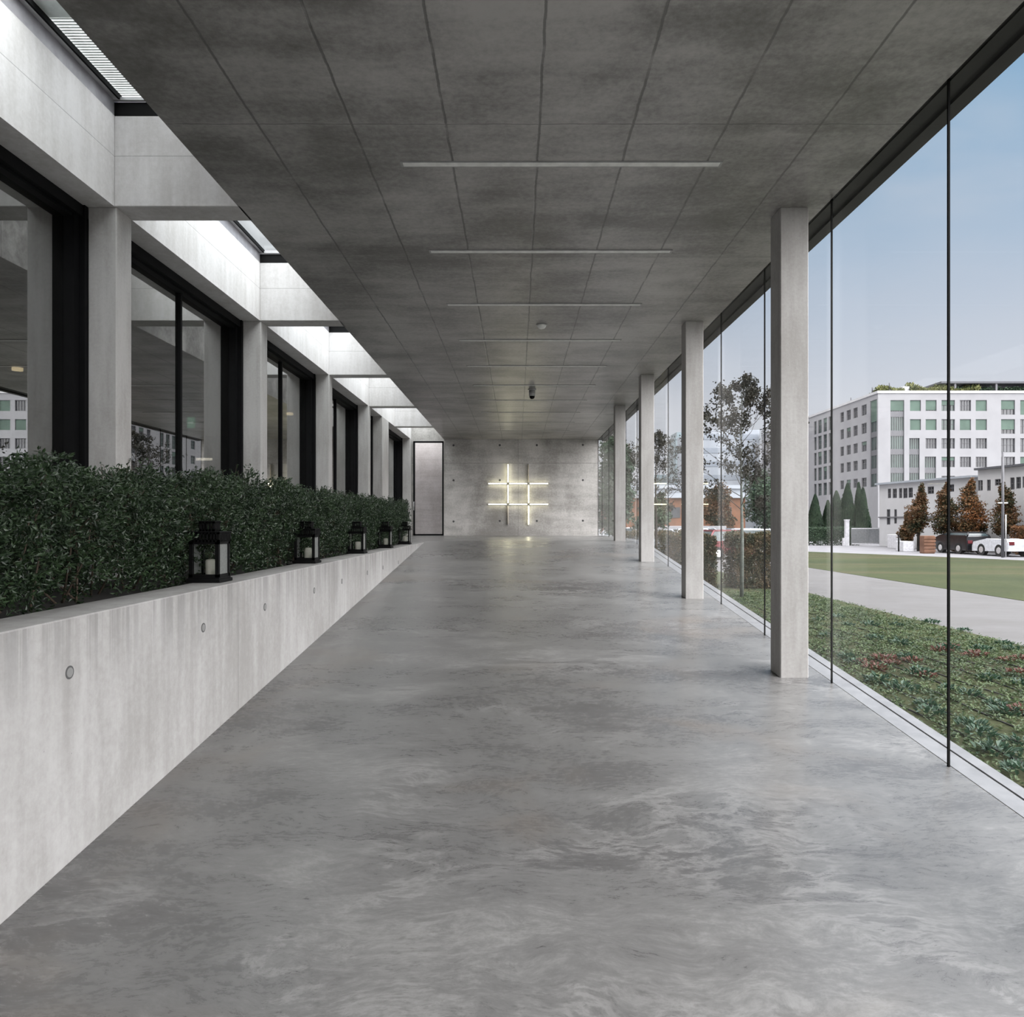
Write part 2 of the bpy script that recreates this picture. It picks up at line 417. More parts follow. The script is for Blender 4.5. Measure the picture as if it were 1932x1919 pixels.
# ------------------------------------------------------------------ main dimensions
ZC = ZE+3.1                    # ceiling underside
XG = 3.01                      # glass wall plane
XL = -2.737                    # left edge of the ceiling slab
XP = -2.39                     # planter face
XB = -3.95                     # upper beam face
YW = 26.88                     # end wall
YR = 18.84                     # top of the ramp
GZ = ZE-1.79                   # garden level
YB = -6.0
def fz(y): return min(0.0, -1.669+.0886*max(y, 0.6))
# ------------------------------------------------------------------ shell
mb = MB()
prof = [(YB, fz(YB)), (.6, fz(.6)), (YR, 0), (YW+.3, 0), (YW+.3, -2.6), (YB, -2.6)]
mb.poly_extrude([(a, z) for a, z in prof], -2.9, 3.19, 'x')
mb.box(-4.5, -2.9, YR+.02, YW+.3, -.4, 0)
struct('floor', mb, 'floor', 'polished grey concrete ramp floor with trowel swirls rising to the landing', 'floor')
mb = MB(); mb.box(XL, XG, YB, YW+.4, ZC, ZC+.89, .0)
struct('ceiling', mb, 'ceil', 'dark grey board-jointed concrete ceiling slab over the corridor', 'ceiling')
mb = MB(); mb.box(XL, 3.03, YW, YW+.35, -2.6, ZC+.89); mb.box(XB-.6, XL, YW, YW+.35, ZC-.08, ZC+.89); mb.box(XB-.6, XB+.08, YW, YW+.35, -1, ZC-.08)
we = struct('wall_end', mb, 'end', 'mottled grey concrete end wall behind the crossing light tubes', 'wall')
PXW = YW/1361
for px, py in ((855.7, 840.3), (942.9, 840), (1012.8, 840), (1099.7, 839.5), (855.7, 906.3), (942.9, 906), (1099.7, 906), (855.7, 984), (942.9, 983), (1012.8, 983), (1099.7, 982.5)):
    h = MB(); cx, cz = (px-976)*PXW, ZE+(986-py)*PXW
    h.tube([(cx, YW-.004, cz), (cx, YW+.03, cz)], [.04, .04], 14); h.build('tie_hole', 'hole_rim', we)
# upper left beam (the white wall above the windows)
mb = MB(); mb.box(XB-.45, XB, YB, YW, ZC, ZC+.89)
struct('wall_left', mb, 'wall', 'pale concrete upstand beam running above the left windows', 'wall')
mb = MB(); mb.box(XB-.5, 3.4, YB-.3, YB, -2.6, ZC+.9)
struct('wall_back', mb, 'column', 'concrete wall closing the corridor behind the viewer', 'wall')
# planter wall
mb = MB(); mb.box(XL, XP, YB, YR-.25, -2.5, ZE-.509, .008)
pw = tag(mb.build('wall_planter', 'planter'), 'long pale concrete planter wall with round tie holes beside the ramp', 'planter wall', kind='structure')
for y in (2.17, 3.85, 5.49, 6.83, 8.49, 9.83, 11.5, 12.83, 14.5):
    h = MB(); h.tube([(XP+.002, y, ZE-.80), (XP-.03, y, ZE-.80)], [.036, .036], 20); h.build('tie_hole', 'hole_rim', pw)
    h = MB(); h.tube([(XP+.004, y, ZE-.80), (XP-.03, y, ZE-.80)], [.026, .026], 20); h.build('tie_plug', 'hole', pw)
mb = MB(); mb.box(-3.93, XL-.004, YB+.01, YR-.01, -2.4, ZE-.56)
tag(mb.build('planter_soil', 'soil'), 'dark soil filling the planter under the shrubs', 'soil', kind='stuff')

# cross beams over the skylight
BEAMS = [-.91, 3.09, 7.07, 11.07, 15.13, 19.22, 23.26]
BN = ['nearest, behind the viewer', 'just above the viewer', 'nearest one in view, crossing beside the first window column', 'second in view, beside the second window column',
      'third in view, beside the third window column', 'fourth in view, beside the fourth window column', 'farthest one before the end wall']
for y, nm in zip(BEAMS, BN):
    mb = MB(); mb.box(XB, XL+.02, y, y+.34, ZC, ZC+.885, .006)
    tag(mb.build('concrete_beam', 'wall'), 'pale concrete cross beam under the skylight, '+nm, 'beam', kind='structure')
# skylights
ends = [(YB, BEAMS[0])]+[(BEAMS[i]+.34, BEAMS[i+1]) for i in range(len(BEAMS)-1)]+[(BEAMS[-1]+.34, YW)]
SKN = ['far behind the viewer', 'behind the viewer', 'over the viewer, with a slatted blind at its far end', 'between the first and second cross beams in view', 'between the second and third cross beams in view',
       'between the third and fourth cross beams in view', 'between the fourth and fifth cross beams in view', 'next to the end wall']
for i, (a, b) in enumerate(ends):
    zt = ZC+.89
    sk = empty('skylight', ((XB+XL)/2, (a+b)/2, zt)); tag(sk, 'metal framed glass skylight '+SKN[i], 'skylight', kind='structure')
    ox, oy = sk.location.x, sk.location.y
    f = MB()
    f.box(XB-ox-.05, XB-ox+.0, a-oy-.17, b-oy+.17, 0, .17); f.box(XL-ox, XL-ox+.05, a-oy-.17, b-oy+.17, 0, .17)
    f.build('curb', 'skyframe', sk)
    f = MB(); f.box(XB-ox, XL-ox, b-oy, b-oy+.06, 0, .13); f.box(XB-ox, XL-ox, a-oy-.06, a-oy, 0, .13); f.build('end_frame', 'black', sk)
    f = MB(); f.box(XB-ox+.0, XB-ox+.055, a-oy, b-oy, .15, .19); f.box(XB-ox, XL-ox, b-oy-.03, b-oy+.005, .135, .165); f.build('gasket_rail', 'alu', sk)
    f = MB(); f.box(XB-ox+.055, XB-ox+.075, a-oy, b-oy, .14, .19); f.build('seal', 'seal', sk)
    f = MB(); f.box(XB-ox, XL-ox, a-oy, b-oy, .19, .20); f.build('pane', 'glass_sky', sk)
mb = MB()
for k in range(34):
    y = 5.98+k*.036; mb.box(XB-.02, XL-.01, y, y+.02, ZC+1.11, ZC+1.117)
mb.box(XB-.02, XL-.01, 5.75, 6.0, ZC+1.10, ZC+1.12)
tag(mb.build('slatted_blind', 'lamp_off'), 'grey slatted sun blind lying over the nearest skylight', 'blind')

# left columns
LC = [(-.91, .28), (3.09, .28), (7.09, .28), (11.09, .28), (15.09, .28), (19.09, .28), (21.05, 1.05), (26.5, .38)]
LN = ['behind the viewer at the window wall', 'next to the viewer at the window wall', 'nearest in view', 'second in view', 'third in view', 'fourth in view', 'a wide pier, fifth in view', 'against the end wall beside the door']
for (y, t), nm in zip(LC, LN):
    mb = MB(); mb.box(-4.22, -3.94, y, y+t, -.6, ZC, .008)
    tag(mb.build('concrete_column', 'column'), 'pale concrete column rising behind the hedge, '+nm, 'column')
# right columns
RNm = ['standing beside the viewer', 'nearest and tallest in view on the right', 'second from the viewer on the right', 'third from the viewer on the right', 'farthest on the right, near the end wall']
for k, nm in enumerate(RNm):
    y = 3.09+4*k
    mb = MB(); mb.box(2.586, 2.863, y, y+.28, fz(y)-.05, ZC, .008)
    tag(mb.build('concrete_column', 'column'), 'square concrete column inside the glass wall, '+nm, 'column')

# left windows
bays = [(-.63, 3.09), (3.37, 7.09), (7.37, 11.09), (11.37, 15.09), (15.37, 19.09), (19.37, 21.05), (22.1, 26.5)]
WN = ['beside the viewer', 'nearest one in view, at the left edge', 'between the first and second columns', 'between the second and third columns', 'between the third and fourth columns', 'narrow one before the wide pier', 'last one before the end wall']
for i, (a, b) in enumerate(bays):
    wd = empty('window_%d' % (i+1), (-4.3, (a+b)/2, -.1)); tag(wd, 'black framed window behind the hedge, '+WN[i], 'window', kind='structure')
    h = (b-a)/2; ZT = ZC+.1
    f = MB(); f.box(-.12, .08, -h, -h+.05, 0, ZT); f.box(-.12, .08, h-.05, h, 0, ZT); f.box(-.12, .06, -h, h, ZT-.11, ZT); f.box(-.12, .08, -h, h, 0, .1)
    f.box(-.10, .02, -h+.05, -h+.1, 0, ZT); f.box(-.10, .02, h-.12, h-.05, 0, ZT)
    f.box(-.1, .0, -h, h, ZT-.135, ZT-.11); f.build('window_frame', 'frame', wd)
    if b-a > 2:
        f = MB(); f.box(-.09, -.045, .08, .125, .1, ZT-.11); f.build('mullion', 'frame', wd)
        spans = [(-h+.05, .08), (.125, h-.05)]
    else: spans = [(-h+.05, h-.05)]
    for k, (p, q) in enumerate(spans):
        f = MB(); xo = -.08-.0*k; f.box(xo-.012, xo, p, q, .1, ZT-.11); f.build('pane', 'glass_dark', wd)
mb = MB(); mb.box(-4.55, -4.22, YB, YW, -.6, -.1)
struct('trim_1', mb, 'column', 'low concrete sill under the left windows behind the hedge', 'sill')
# room behind the left windows
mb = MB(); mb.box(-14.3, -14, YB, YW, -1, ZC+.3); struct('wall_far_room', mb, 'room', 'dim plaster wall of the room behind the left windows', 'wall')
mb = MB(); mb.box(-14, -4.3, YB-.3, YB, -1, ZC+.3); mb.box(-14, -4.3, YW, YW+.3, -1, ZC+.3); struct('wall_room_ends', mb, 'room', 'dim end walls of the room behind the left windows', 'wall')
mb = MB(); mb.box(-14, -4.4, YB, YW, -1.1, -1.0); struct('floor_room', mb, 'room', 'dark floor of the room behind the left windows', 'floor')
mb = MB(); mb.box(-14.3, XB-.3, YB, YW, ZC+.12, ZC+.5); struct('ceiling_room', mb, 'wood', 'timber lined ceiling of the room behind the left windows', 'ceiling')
def room_lamp(px, py, z, label, r=.10):
    zz = z-ZE; y = zz*1361/(986-py); x = (px-976)/1361*y
    f = MB(); f.cyl((0, 0), r, -.06, 0, 20)
    o = f.build('ceiling_lamp', 'warm'); o.location = (x, y, z); tag(o, label, 'lamp')
room_lamp(33, 694, ZC+.12, 'small warm ceiling lamp glowing behind the nearest window')
room_lamp(547, 779, ZC+.12, 'small warm ceiling lamp glowing behind the third window')
f = MB(); f.box(-.2, .2, -.03, .03, -.03, .03); o = f.build('glowing_bar', 'coolbar'); o.location = (-8.2, 18.9, ZE+1.66); tag(o, 'pale glowing bar behind the second window', 'lamp')  # emissive bar placed at the bright streak seen in the window
ex = empty('exit_sign', (-8.0, 17.7, ZE+2.45)); tag(ex, 'small green exit sign with a white arrow behind the second window', 'sign')
f = MB(); f.box(-.09, .09, -.02, .02, -.13, .13); f.build('sign_panel', 'exit', ex)
f = MB(); f.quad((-.06, -.024, -.015), (.02, -.024, -.015), (.02, -.024, .015), (-.06, -.024, .015)); f.quad((.02, -.024, -.05), (.07, -.024, 0), (.07, -.024, .001), (.02, -.024, .05)); f.build('arrow', 'exitw', ex)

# glass wall on the right
seams = [5.045-1.875*2+1.875*k for k in range(-3, 14)]
seams = [YB]+[s for s in seams if YB < s < YW-.3]+[YW]
pos_words = ['far behind the viewer', 'second behind the viewer', 'behind the viewer', 'just behind the viewer', 'level with the viewer', 'right beside the viewer']
vis = ['nearest one in view, at the right edge', 'second from the right edge', 'third, just behind the first column', 'fourth, in front of the young tree', 'fifth, left of the young tree', 'sixth, behind the second column',
       'seventh, showing the glass tower', 'eighth, before the third column', 'ninth, behind the third column', 'tenth, near the fourth column', 'eleventh, behind the fourth column', 'twelfth, just before the end wall', 'last, touching the end wall']
firsti = next(i for i, s in enumerate(seams) if s > 3.0)-1
for i in range(len(seams)-1):
    a, b = seams[i]+.0055, seams[i+1]-.0055
    nm = vis[min(i-firsti, len(vis)-1)] if i >= firsti else pos_words[min(i, len(pos_words)-1)]
    wd = tag(empty('window_%d' % (20+i), (XG, (a+b)/2, fz(a))), 'tall frameless pane of the right glass wall, '+nm, 'window', kind='structure')
    f = MB(); h = (b-a)/2; z0 = fz(a)-fz(a); z1 = fz(b)-fz(a); H = ZC-fz(a)
    f.poly_extrude([(-h, 0.0), (h, z1), (h, H), (-h, H)], 0, .012, 'x'); f.build('pane', 'glass', wd)
    f = MB(); f.poly_extrude([(h-.002, z1), (h+.013, z1+.001), (h+.013, H), (h-.002, H)], -.001, .013, 'x'); f.build('seal', 'seal', wd)
# exterior sill strips and drip gap following the ramp
def along(x0, x1, dz0, dz1, y0=YB, y1=YW+.3):
    f = MB()
    ys = [y0, .6, YR, y1]
    for p, q in zip(ys[:-1], ys[1:]):
        f.poly_extrude([(p, fz(p)+dz0), (q, fz(q)+dz0), (q, fz(q)+dz1), (p, fz(p)+dz1)], x0, x1, 'x')
    return f
struct('trim_2', along(3.035, 3.18, -.3, .004), 'sill', 'pale metal sill strip just outside the glass wall', 'sill strip')
struct('trim_3', along(3.18, 3.20, -.3, -.02), 'seal', 'thin dark drainage gap between the two sill strips', 'drain gap')
struct('trim_4', along(3.20, 3.30, -2.2, .006), 'sill', 'outer pale kerb strip between the glass wall and the planting bed', 'kerb')
mb = MB(); mb.box(XG+.03, 3.185, YB, YW+.3, ZC-.002, ZC+.3); struct('trim_5', mb, 'darkmetal', 'dark metal soffit strip at the top of the glass wall', 'soffit')
mb = MB(); mb.box(3.185, 3.31, YB, YW+.3, ZC-.03, ZC+.35); struct('trim_6', mb, 'midmetal', 'grey metal fascia edge outside the top of the glass wall', 'fascia')
mb = MB(); mb.box(XG-.004, 3.4, YB, YW+.4, ZC+.3, ZC+.9); struct('trim_7', mb, 'midmetal', 'roof edge cladding above the glass wall', 'roof edge')

# door in the end wall
dr = tag(empty('door_1', ((-3.87+XL)/2, YW-.05, 0)), 'narrow full height black framed glazed door left of the end wall', 'door', kind='structure')
hw = (-2.745+3.87)/2
f = MB(); f.box(-hw, -hw+.06, -.03, .05, .0, 3.5); f.box(hw-.05, hw, -.03, .05, 0, 3.5); f.box(-hw, hw, -.03, .05, 3.45, 3.51); f.box(-hw, hw, -.03, .05, 0.0, .06); f.build('door_frame', 'frame', dr)
f = MB(); f.box(-hw+.06, hw-.05, .0, .012, .06, 3.45); f.build('pane', 'glass', dr)
f = MB(); f.tube([(-hw+.03, -.04, .95), (-hw+.03, -.09, .95), (-hw+.03, -.09, 1.25), (-hw+.03, -.04, 1.25)], .012, 8); f.build('door_handle', 'alu', dr)
M['boards'] = concrete('board_marked_pinkish_concrete', (.56, .54, .542), var=.2, vertical=False, joints={'lines': [('z', .1, .22, .006)], 'dark': .25})
mb = MB(); mb.box(-4.3, -2.3, YW+1.5, YW+1.7, -.5, 6.0); mb.box(-2.35, -2.2, YW+.35, YW+1.5, -.5, 4.5); mb.box(-4.6, -4.35, YW+.35, YW+1.5, -.5, 4.5); mb.box(-4.3, -2.3, YW+.35, YW+1.5, -.5, -.02)
struct('wall_court', mb, 'boards', 'board-marked pinkish concrete wall seen through the door glass', 'wall')

# ------------------------------------------------------------------ ceiling slots, detector, camera
LNm = ['nearest', 'second from the viewer', 'third from the viewer', 'fourth from the viewer', 'fifth from the viewer', 'sixth from the viewer', 'seventh from the viewer', 'eighth from the viewer', 'ninth from the viewer', 'tenth, close to the end wall']
for k, nm in enumerate(LNm):
    y = 6.23+k*2.01
    t = tag(empty('ceiling_light', (.38, y, ZC)), 'long narrow unlit ceiling light strip, '+nm, 'ceiling light', 'ceiling light strips')
    f = MB(); f.box(-1.365, 1.365, -.036, .036, -.008, .0); f.build('diffuser', 'lamp_off', t)
    f = MB(); f.box(-1.385, 1.385, .036, .044, -.010, 0); f.box(-1.385, 1.385, -.044, -.036, -.010, 0); f.box(1.365, 1.385, -.036, .036, -.010, 0); f.box(-1.385, -1.365, -.036, .036, -.010, 0); f.build('trim', 'grey_plastic', t)
sd = tag(empty('smoke_detector', (.38, 11.3, ZC)), 'round white smoke detector on the ceiling joint', 'smoke detector')
f = MB(); f.tube([(0, 0, 0), (0, 0, -.03), (0, 0, -.055), (0, 0, -.065)], [.07, .07, .05, .025], 20); f.build('housing', 'white_plastic', sd)
f = MB(); f.cyl((0, 0), .085, -.014, 0, 20); f.build('base_ring', 'grey_plastic', sd)
cm = tag(empty('security_camera', (.345, 16.8, ZC)), 'hanging grey dome camera with a black lens under the ceiling', 'camera')
f = MB(); f.cyl((0, 0), .10, -.02, 0, 24); f.tube([(0, 0, -.02), (0, 0, -.16)], [.075, .075], 24); f.build('housing', 'grey_plastic', cm)
f = MB(); f.tube([(0, 0, -.16), (0, 0, -.19), (0, 0, -.215), (0, 0, -.225)], [.062, .058, .038, .01], 20); f.build('lens_dome', 'black', cm)

# ------------------------------------------------------------------ crossing light tubes on the end wall
art = tag(empty('wall_light', (.035, YW, ZE+1.06)), 'grid of crossing glowing fluorescent tubes on the end wall', 'wall light')
def tube_part(x0, z0, x1, z1, lit, off):
    y = -off
    ax, az, bx, bz = x0-.035, z0-1.06, x1-.035, z1-1.06
    f = MB(); w_ = .020
    if abs(bx-ax) > abs(bz-az): f.box(ax, bx, y+.025, 0, az-w_, az+w_)
    else: f.box(ax-w_, ax+w_, y+.025, 0, az, bz)
    fx = f.build('fitting', 'grey_plastic', art)
    d = Vector((bx-ax, 0, bz-az)).normalized()*.03
    g = MB(); g.tube([Vector((ax, y, az))+d, Vector((bx, y, bz))-d], [.0165, .0165], 12)
    t = g.build('tube', 'tube' if lit else 'tube_dim', fx)
    if not lit: t['label'] = 'unlit beige tube'
xs, zs = (-.348, .415), (1.446, .679)
for z in zs:
    for p, q in ((-1.10, xs[0]-.03), (xs[0]+.03, xs[1]-.03), (xs[1]+.03, 1.165)): tube_part(p, z, q, z, True, .07)
for x, lits in ((xs[0], (True, True, False)), (xs[1], (False, True, True))):
    for (p, q), lit in zip(((zs[0]+.03, 2.19), (zs[1]+.03, zs[0]-.03), (-.10, zs[1]-.03)), lits): tube_part(x, p, x, q, lit, .07)

# ------------------------------------------------------------------ lanterns
def lantern(y, label, clabel, golden=False):
    x = -2.645; z = ZE-.509
    t = tag(empty('lantern', (x, y+.135, z)), label, 'lantern')
    f = MB(); f.box(-.145, .145, -.135, .135, 0, .03, .005); f.box(-.13, .13, -.125, .125, .03, .045); f.build('base', 'black', t)
    f = MB()
    for sx in (-1, 1):
        for sy in (-1, 1):
            f.box(sx*.125, sx*.095, sy*.12, sy*.09, .045, .345)
    for sx in (-1, 1): f.box(sx*.125, sx*.105, -.12, .12, .045, .07); f.box(sx*.125, sx*.105, -.12, .12, .325, .345)
    for sy in (-1, 1): f.box(-.125, .125, sy*.12, sy*.10, .045, .07); f.box(-.125, .125, sy*.12, sy*.10, .325, .345)
    f.build('frame', 'black', t)
    for s in (-1, 1):
        f = MB(); f.box(s*.112, s*.115, -.09, .09, .07, .325); g = f.build('side_pane', 'glass_frost', t); g['label'] = 'cloudy side pane'
        f = MB(); f.box(-.095, .095, s*.106, s*.109, .07, .325); f.build('pane', 'glass_lantern', t)
    def tier(hx, hy, z0, z1, n):
        f = MB(); r = .018
        for sx in (-1, 1):
            f.box(sx*hx, sx*(hx-.008), -hy, hy, z0, z0+r); f.box(sx*hx, sx*(hx-.008), -hy, hy, z1-r, z1)
            for k in range(n+1):
                c = -hy+.012+(2*hy-.024)*k/n; f.box(sx*hx, sx*(hx-.008), c-.007, c+.007, z0, z1)
        for sy in (-1, 1):
            f.box(-hx, hx, sy*hy, sy*(hy-.008), z0, z0+r); f.box(-hx, hx, sy*hy, sy*(hy-.008), z1-r, z1)
            for k in range(n+1):
                c = -hx+.012+(2*hx-.024)*k/n; f.box(c-.007, c+.007, sy*hy, sy*(hy-.008), z0, z1)
        f.box(-hx-.006, hx+.006, -hy-.006, hy+.006, z1-.004, z1+.004)
        return f
    tier(.132, .127, .345, .43, 8).build('vented_roof', 'black', t)
    tier(.066, .064, .434, .52, 4).build('vented_chimney', 'black', t)
    c = tag(empty('candle', (x+.012, y+.135, z+.045)), clabel, 'candle')
    f = MB(); f.tube([(0, 0, 0), (0, 0, .002), (0, 0, .135), (0, 0, .146), (0, 0, .152)], [.044, .046, .046, .040, .012], 24); f.build('wax_body', 'wax', c)
    f = MB(); f.tube([(0, 0, .15), (.002, 0, .172)], .0025, 6); f.build('wick', 'candle_wick', c)
for y, p in zip((6.07, 8.94, 11.78, 14.30, 16.80), ('nearest and largest of the row', 'second of the row', 'middle one of the row', 'fourth of the row', 'farthest and smallest of the row')):
    lantern(y, 'black metal candle lantern on the planter wall, '+p, 'white pillar candle inside the lantern that is '+p)

# ------------------------------------------------------------------ planter shrubs
def rdir():
    while True:
        v = Vector((R.uniform(-1, 1), R.uniform(-1, 1), R.uniform(-1, 1)))
        if .05 < v.length < 1: return v.normalized()
def shrub_variant(k, nleaf):
    root = empty('shrub', (0, 0, 0))
    st = MB(); lf = MB(); tips = []
    for s in range(5):
        a = R.uniform(0, 6.28); b = Vector((R.uniform(-.1, .25), R.uniform(-.12, .12), 0))
        e = Vector((math.cos(a)*.36, math.sin(a)*.24, R.uniform(.8, 1.0)))
        mid = b.lerp(e, .5)+Vector((math.cos(a)*.06, math.sin(a)*.05, -.05))
        st.tube([b, mid, e], [.009, .006, .003], 5)
        for q in range(6):
            p = mid.lerp(e, R.uniform(0, .9)); d = (Vector((math.cos(a+R.uniform(-1.4, 1.4)), math.sin(a+R.uniform(-1.4, 1.4)), R.uniform(.3, 1.2)))).normalized()
            t = p+d*R.uniform(.15, .35); st.tube([p, t], [.004, .002], 4); tips.append(t)
    # leafy sprigs: each sprig is a short run of leaves, denser near the surface and the top
    n = 0
    while n < nleaf:
        u = R.random()
        x = R.uniform(-.62, .62); y = R.uniform(-.36, .36); z = 1.0*R.random()**.72
        wz = .78+.22*min(1, z/.35)                              # narrower at the foot
        if abs(x) > .58*wz: continue
        edge = max(abs(x)/(.58*wz), z/1.02)
        if R.random() > .25+.75*edge**2: continue
        if z < .2 and R.random() < .2: continue
        cl = math.sin(x*13+k*1.7+z*5)+math.sin(y*15+k+z*9)+math.sin(z*17+k*2.1+x*6)
        if cl < -.15 and R.random() < .82: continue
        z += .06*math.sin(x*9+k*2)+.06*math.sin(y*11+k)
        ax = Vector((x*1.1+R.uniform(-.5, .5), y*.6+R.uniform(-.6, .6), .35+R.uniform(-.3, .9))).normalized()
        p = Vector((x, y, max(.01, z))); L = R.uniform(.05, .11)
        m = R.randint(4, 8)
        for j in range(m):
            q = p+ax*L*j/m; d = (ax*.7+rdir()*.9).normalized()
            lf.leaf(q, d, rdir(), R.uniform(.028, .050), R.uniform(.013, .022)); n += 1
    for s in range(6):                                        # loose shoots above the top
        p = Vector((R.uniform(-.45, .45), R.uniform(-.3, .3), .98)); ax = Vector((R.uniform(-.3, .3), R.uniform(-.3, .3), 1)).normalized(); L = R.uniform(.08, .2)
        st.tube([p, p+ax*L], [.003, .0015], 4)
        for j in range(9):
            lf.leaf(p+ax*L*j/8, (ax*.5+rdir()).normalized(), rdir(), R.uniform(.028, .045), .017)
    st.build('stem', 'twig', root); lf.build('foliage', 'leaf_hedge', root)
    tag(root, 'dark green leafy shrub with thin brown stems in the planter hedge row', 'shrub', 'shrubs of the planter hedge')
    return root
variants = [shrub_variant(k, 8000) for k in range(4)]
ys = []; y = 3.45
while y < 18.75: ys.append(y); y += .53
used = set()
for i, y in enumerate(ys):
    k = i % 4; v = variants[k]; sc = R.uniform(.96, 1.06)
    loc = (-3.31+R.uniform(-.02, .03), y, ZE-.575); rz = R.choice((0, math.pi))+R.uniform(-.12, .12)
    hs = R.uniform(.93, 1.02)*(.90 if y < 6.2 else .96 if y < 7.5 else 1.0)
    if k not in used:
        used.add(k); v.location = loc; v.rotation_euler = (0, 0, 0); v.scale = (sc, 1.0, hs); o = v
    else: o = copy_tree(v, loc, rz, (sc, 1.0, hs))
    LY = [6.2, 9.07, 11.91, 14.43, 16.93]; LNN = ['nearest', 'second', 'middle', 'fourth', 'farthest']
    near = min(range(5), key=lambda q: abs(LY[q]-y-.15))
    if abs(LY[near]-y-.15) <= .265: o['label'] = 'dark green leafy hedge shrub directly behind the %s lantern' % LNN[near]
    elif i == len(ys)-1: o['label'] = 'last shrub of the hedge, in front of the black framed door'
    elif y < LY[0]: o['label'] = 'large dark green hedge shrub between the left picture edge and the nearest lantern'
    elif y > LY[4]: o['label'] = 'small dark hedge shrub between the farthest lantern and the last shrub'
    else:
        q = max(q for q in range(5) if LY[q] < y); o['label'] = 'dark green hedge shrub in the stretch between the %s and %s lanterns' % (LNN[q], LNN[q+1])

# ------------------------------------------------------------------ ground outside
mb = MB(); mb.box(3.30, 7.35, YB, 24, GZ-.3, GZ); tag(mb.build('planting_bed', 'moss'), 'mossy planting bed with soil patches along the glass wall', 'planting bed', kind='structure')
mb = MB(); mb.box(7.35, 11.55, YB-20, 60, GZ-.3, GZ+.0)
tag(mb.build('path', 'path'), 'smooth grey path between the planting bed and the lawn', 'path', kind='structure')
mb = MB()
pts = [(11.55, -20), (11.55, 47), (14.5, 46.6), (18, 44), (21.5, 38.5), (24.4, 33), (26.5, 28), (28, 20), (29, 10), (30, -20)]
i = len(mb.v); mb.v += [(x, y, GZ+.008) for x, y in pts]; mb.f.append(tuple(range(len(pts)))[::-1][::-1]); mb.sm.append(False)
mb.v += [(x, y, GZ-.25) for x, y in pts]; n_ = len(pts)
for j in range(n_): mb.f.append((j, (j+1) % n_, n_+(j+1) % n_, n_+j)); mb.sm.append(False)
lawn = tag(mb.build('lawn', 'lawn'), 'wide green lawn beyond the grey path', 'lawn', kind='structure')
mb = MB(); mb.box(3.29, 300, -80, YW+.4, GZ-1.0, GZ-.02); mb.box(-120, 300, YW+1.8, 500, GZ-1.0, GZ-.02); tag(mb.build('road_surface', 'asphalt'), 'pale grey paved road and parking area beyond the lawn', 'road', kind='structure')
mb = MB(); mb.box(3.31, 7.34, 17.5, 26, GZ-.2, GZ+.02); tag(mb.build('grass_verge', 'lawn'), 'short grass verge around the foot of the young tree', 'grass', kind='structure')
# drip lines
DL = [3.72, 4.05, 4.37, 4.68, 5.0, 5.35, 5.75, 6.2]
DW = ['closest to the glass wall', 'second from the glass wall', 'third from the glass wall', 'fourth from the glass wall', 'fifth from the glass wall', 'sixth from the glass wall', 'seventh from the glass wall', 'farthest from the glass wall']
for x, nm in zip(DL, DW):
    f = MB(); f.tube([(x+.03*math.sin(y*1.3+x*5), y, GZ+.010+.006*math.sin(y*3+x)) for y in [2+.5*k for k in range(30)]], .0075, 6)
    tag(f.build('irrigation_pipe', 'drip'), 'thin black irrigation pipe in the bed, '+nm, 'pipe')
# ground cover leaves
lf = MB()
def rosette(lf, c, n, r, L, Wd, up=.45):
    for j in range(n):
        a = R.uniform(0, 6.28); q = r*R.random()**.6
        p = Vector((c[0]+q*math.cos(a), c[1]+q*math.sin(a), c[2]+R.uniform(.0, .05)*(1.3-q/max(r, .01))))
        d = Vector((math.cos(a+R.uniform(-.8, .8)), math.sin(a+R.uniform(-.8, .8)), R.uniform(.05, up*2))).normalized()
        lf.leaf(p, d, Vector((R.uniform(-.4, .4), R.uniform(-.4, .4), 1)), R.uniform(.6, 1.2)*L, R.uniform(.7, 1.1)*Wd)
for k in range(12000):
    y = 3.6+(19-3.6)*R.random()**1.1; x = 3.36+(7.3-3.36)*R.random()
    if x/y > .80 or (x > 7.0 and R.random() < .5): continue
    dens = .45+.55*math.sin(x*2.1+1.3*math.sin(y*.9))*math.sin(y*1.1+x)
    if x < 6.2 and R.random() > .45+.6*dens: continue
    rosette(lf, (x, y, GZ), R.randint(4, 8), R.uniform(.03, .09), .045, .028)
tag(lf.build('ground_cover', 'leaf_cover'), 'low green creeping ground cover spread over the planting bed', 'ground cover', kind='stuff')
def clump_proto(mat, name, n, r, L):
    lf = MB(); rosette(lf, (0, 0, 0), n, r, L, L*.6, .8); return lf.build(name, mat)
protoG = clump_proto('leaf_clump', 'leafy_clump', 55, .12, .062); protoR = clump_proto('leaf_red', 'red_leaf_clump', 50, .12, .055)
tag(protoG, 'blue-green leafy clump standing up from the ground cover in the bed', 'plant', 'blue-green clumps in the planting bed')
tag(protoR, 'low red-brown leafy clump in the green planting bed', 'plant', 'red-brown clumps in the planting bed')
gp = [(1835, 1370), (1850, 1385), (1750, 1330), (1755, 1345), (1610, 1250), (1600, 1240), (1735, 1270), (1865, 1280), (1880, 1330), (1900, 1345), (1830, 1310), (1700, 1215), (1650, 1205), (1755, 1175), (1910, 1225), (1790, 1225),
      (1920, 1400), (1660, 1285), (1700, 1300), (1850, 1225), (1640, 1180), (1580, 1165), (1600, 1180), (1710, 1240), (1790, 1300), (1880, 1420), (1925, 1455), (1690, 1180), (1820, 1190), (1895, 1215), (1925, 1290), (1560, 1200), (1545, 1170)]
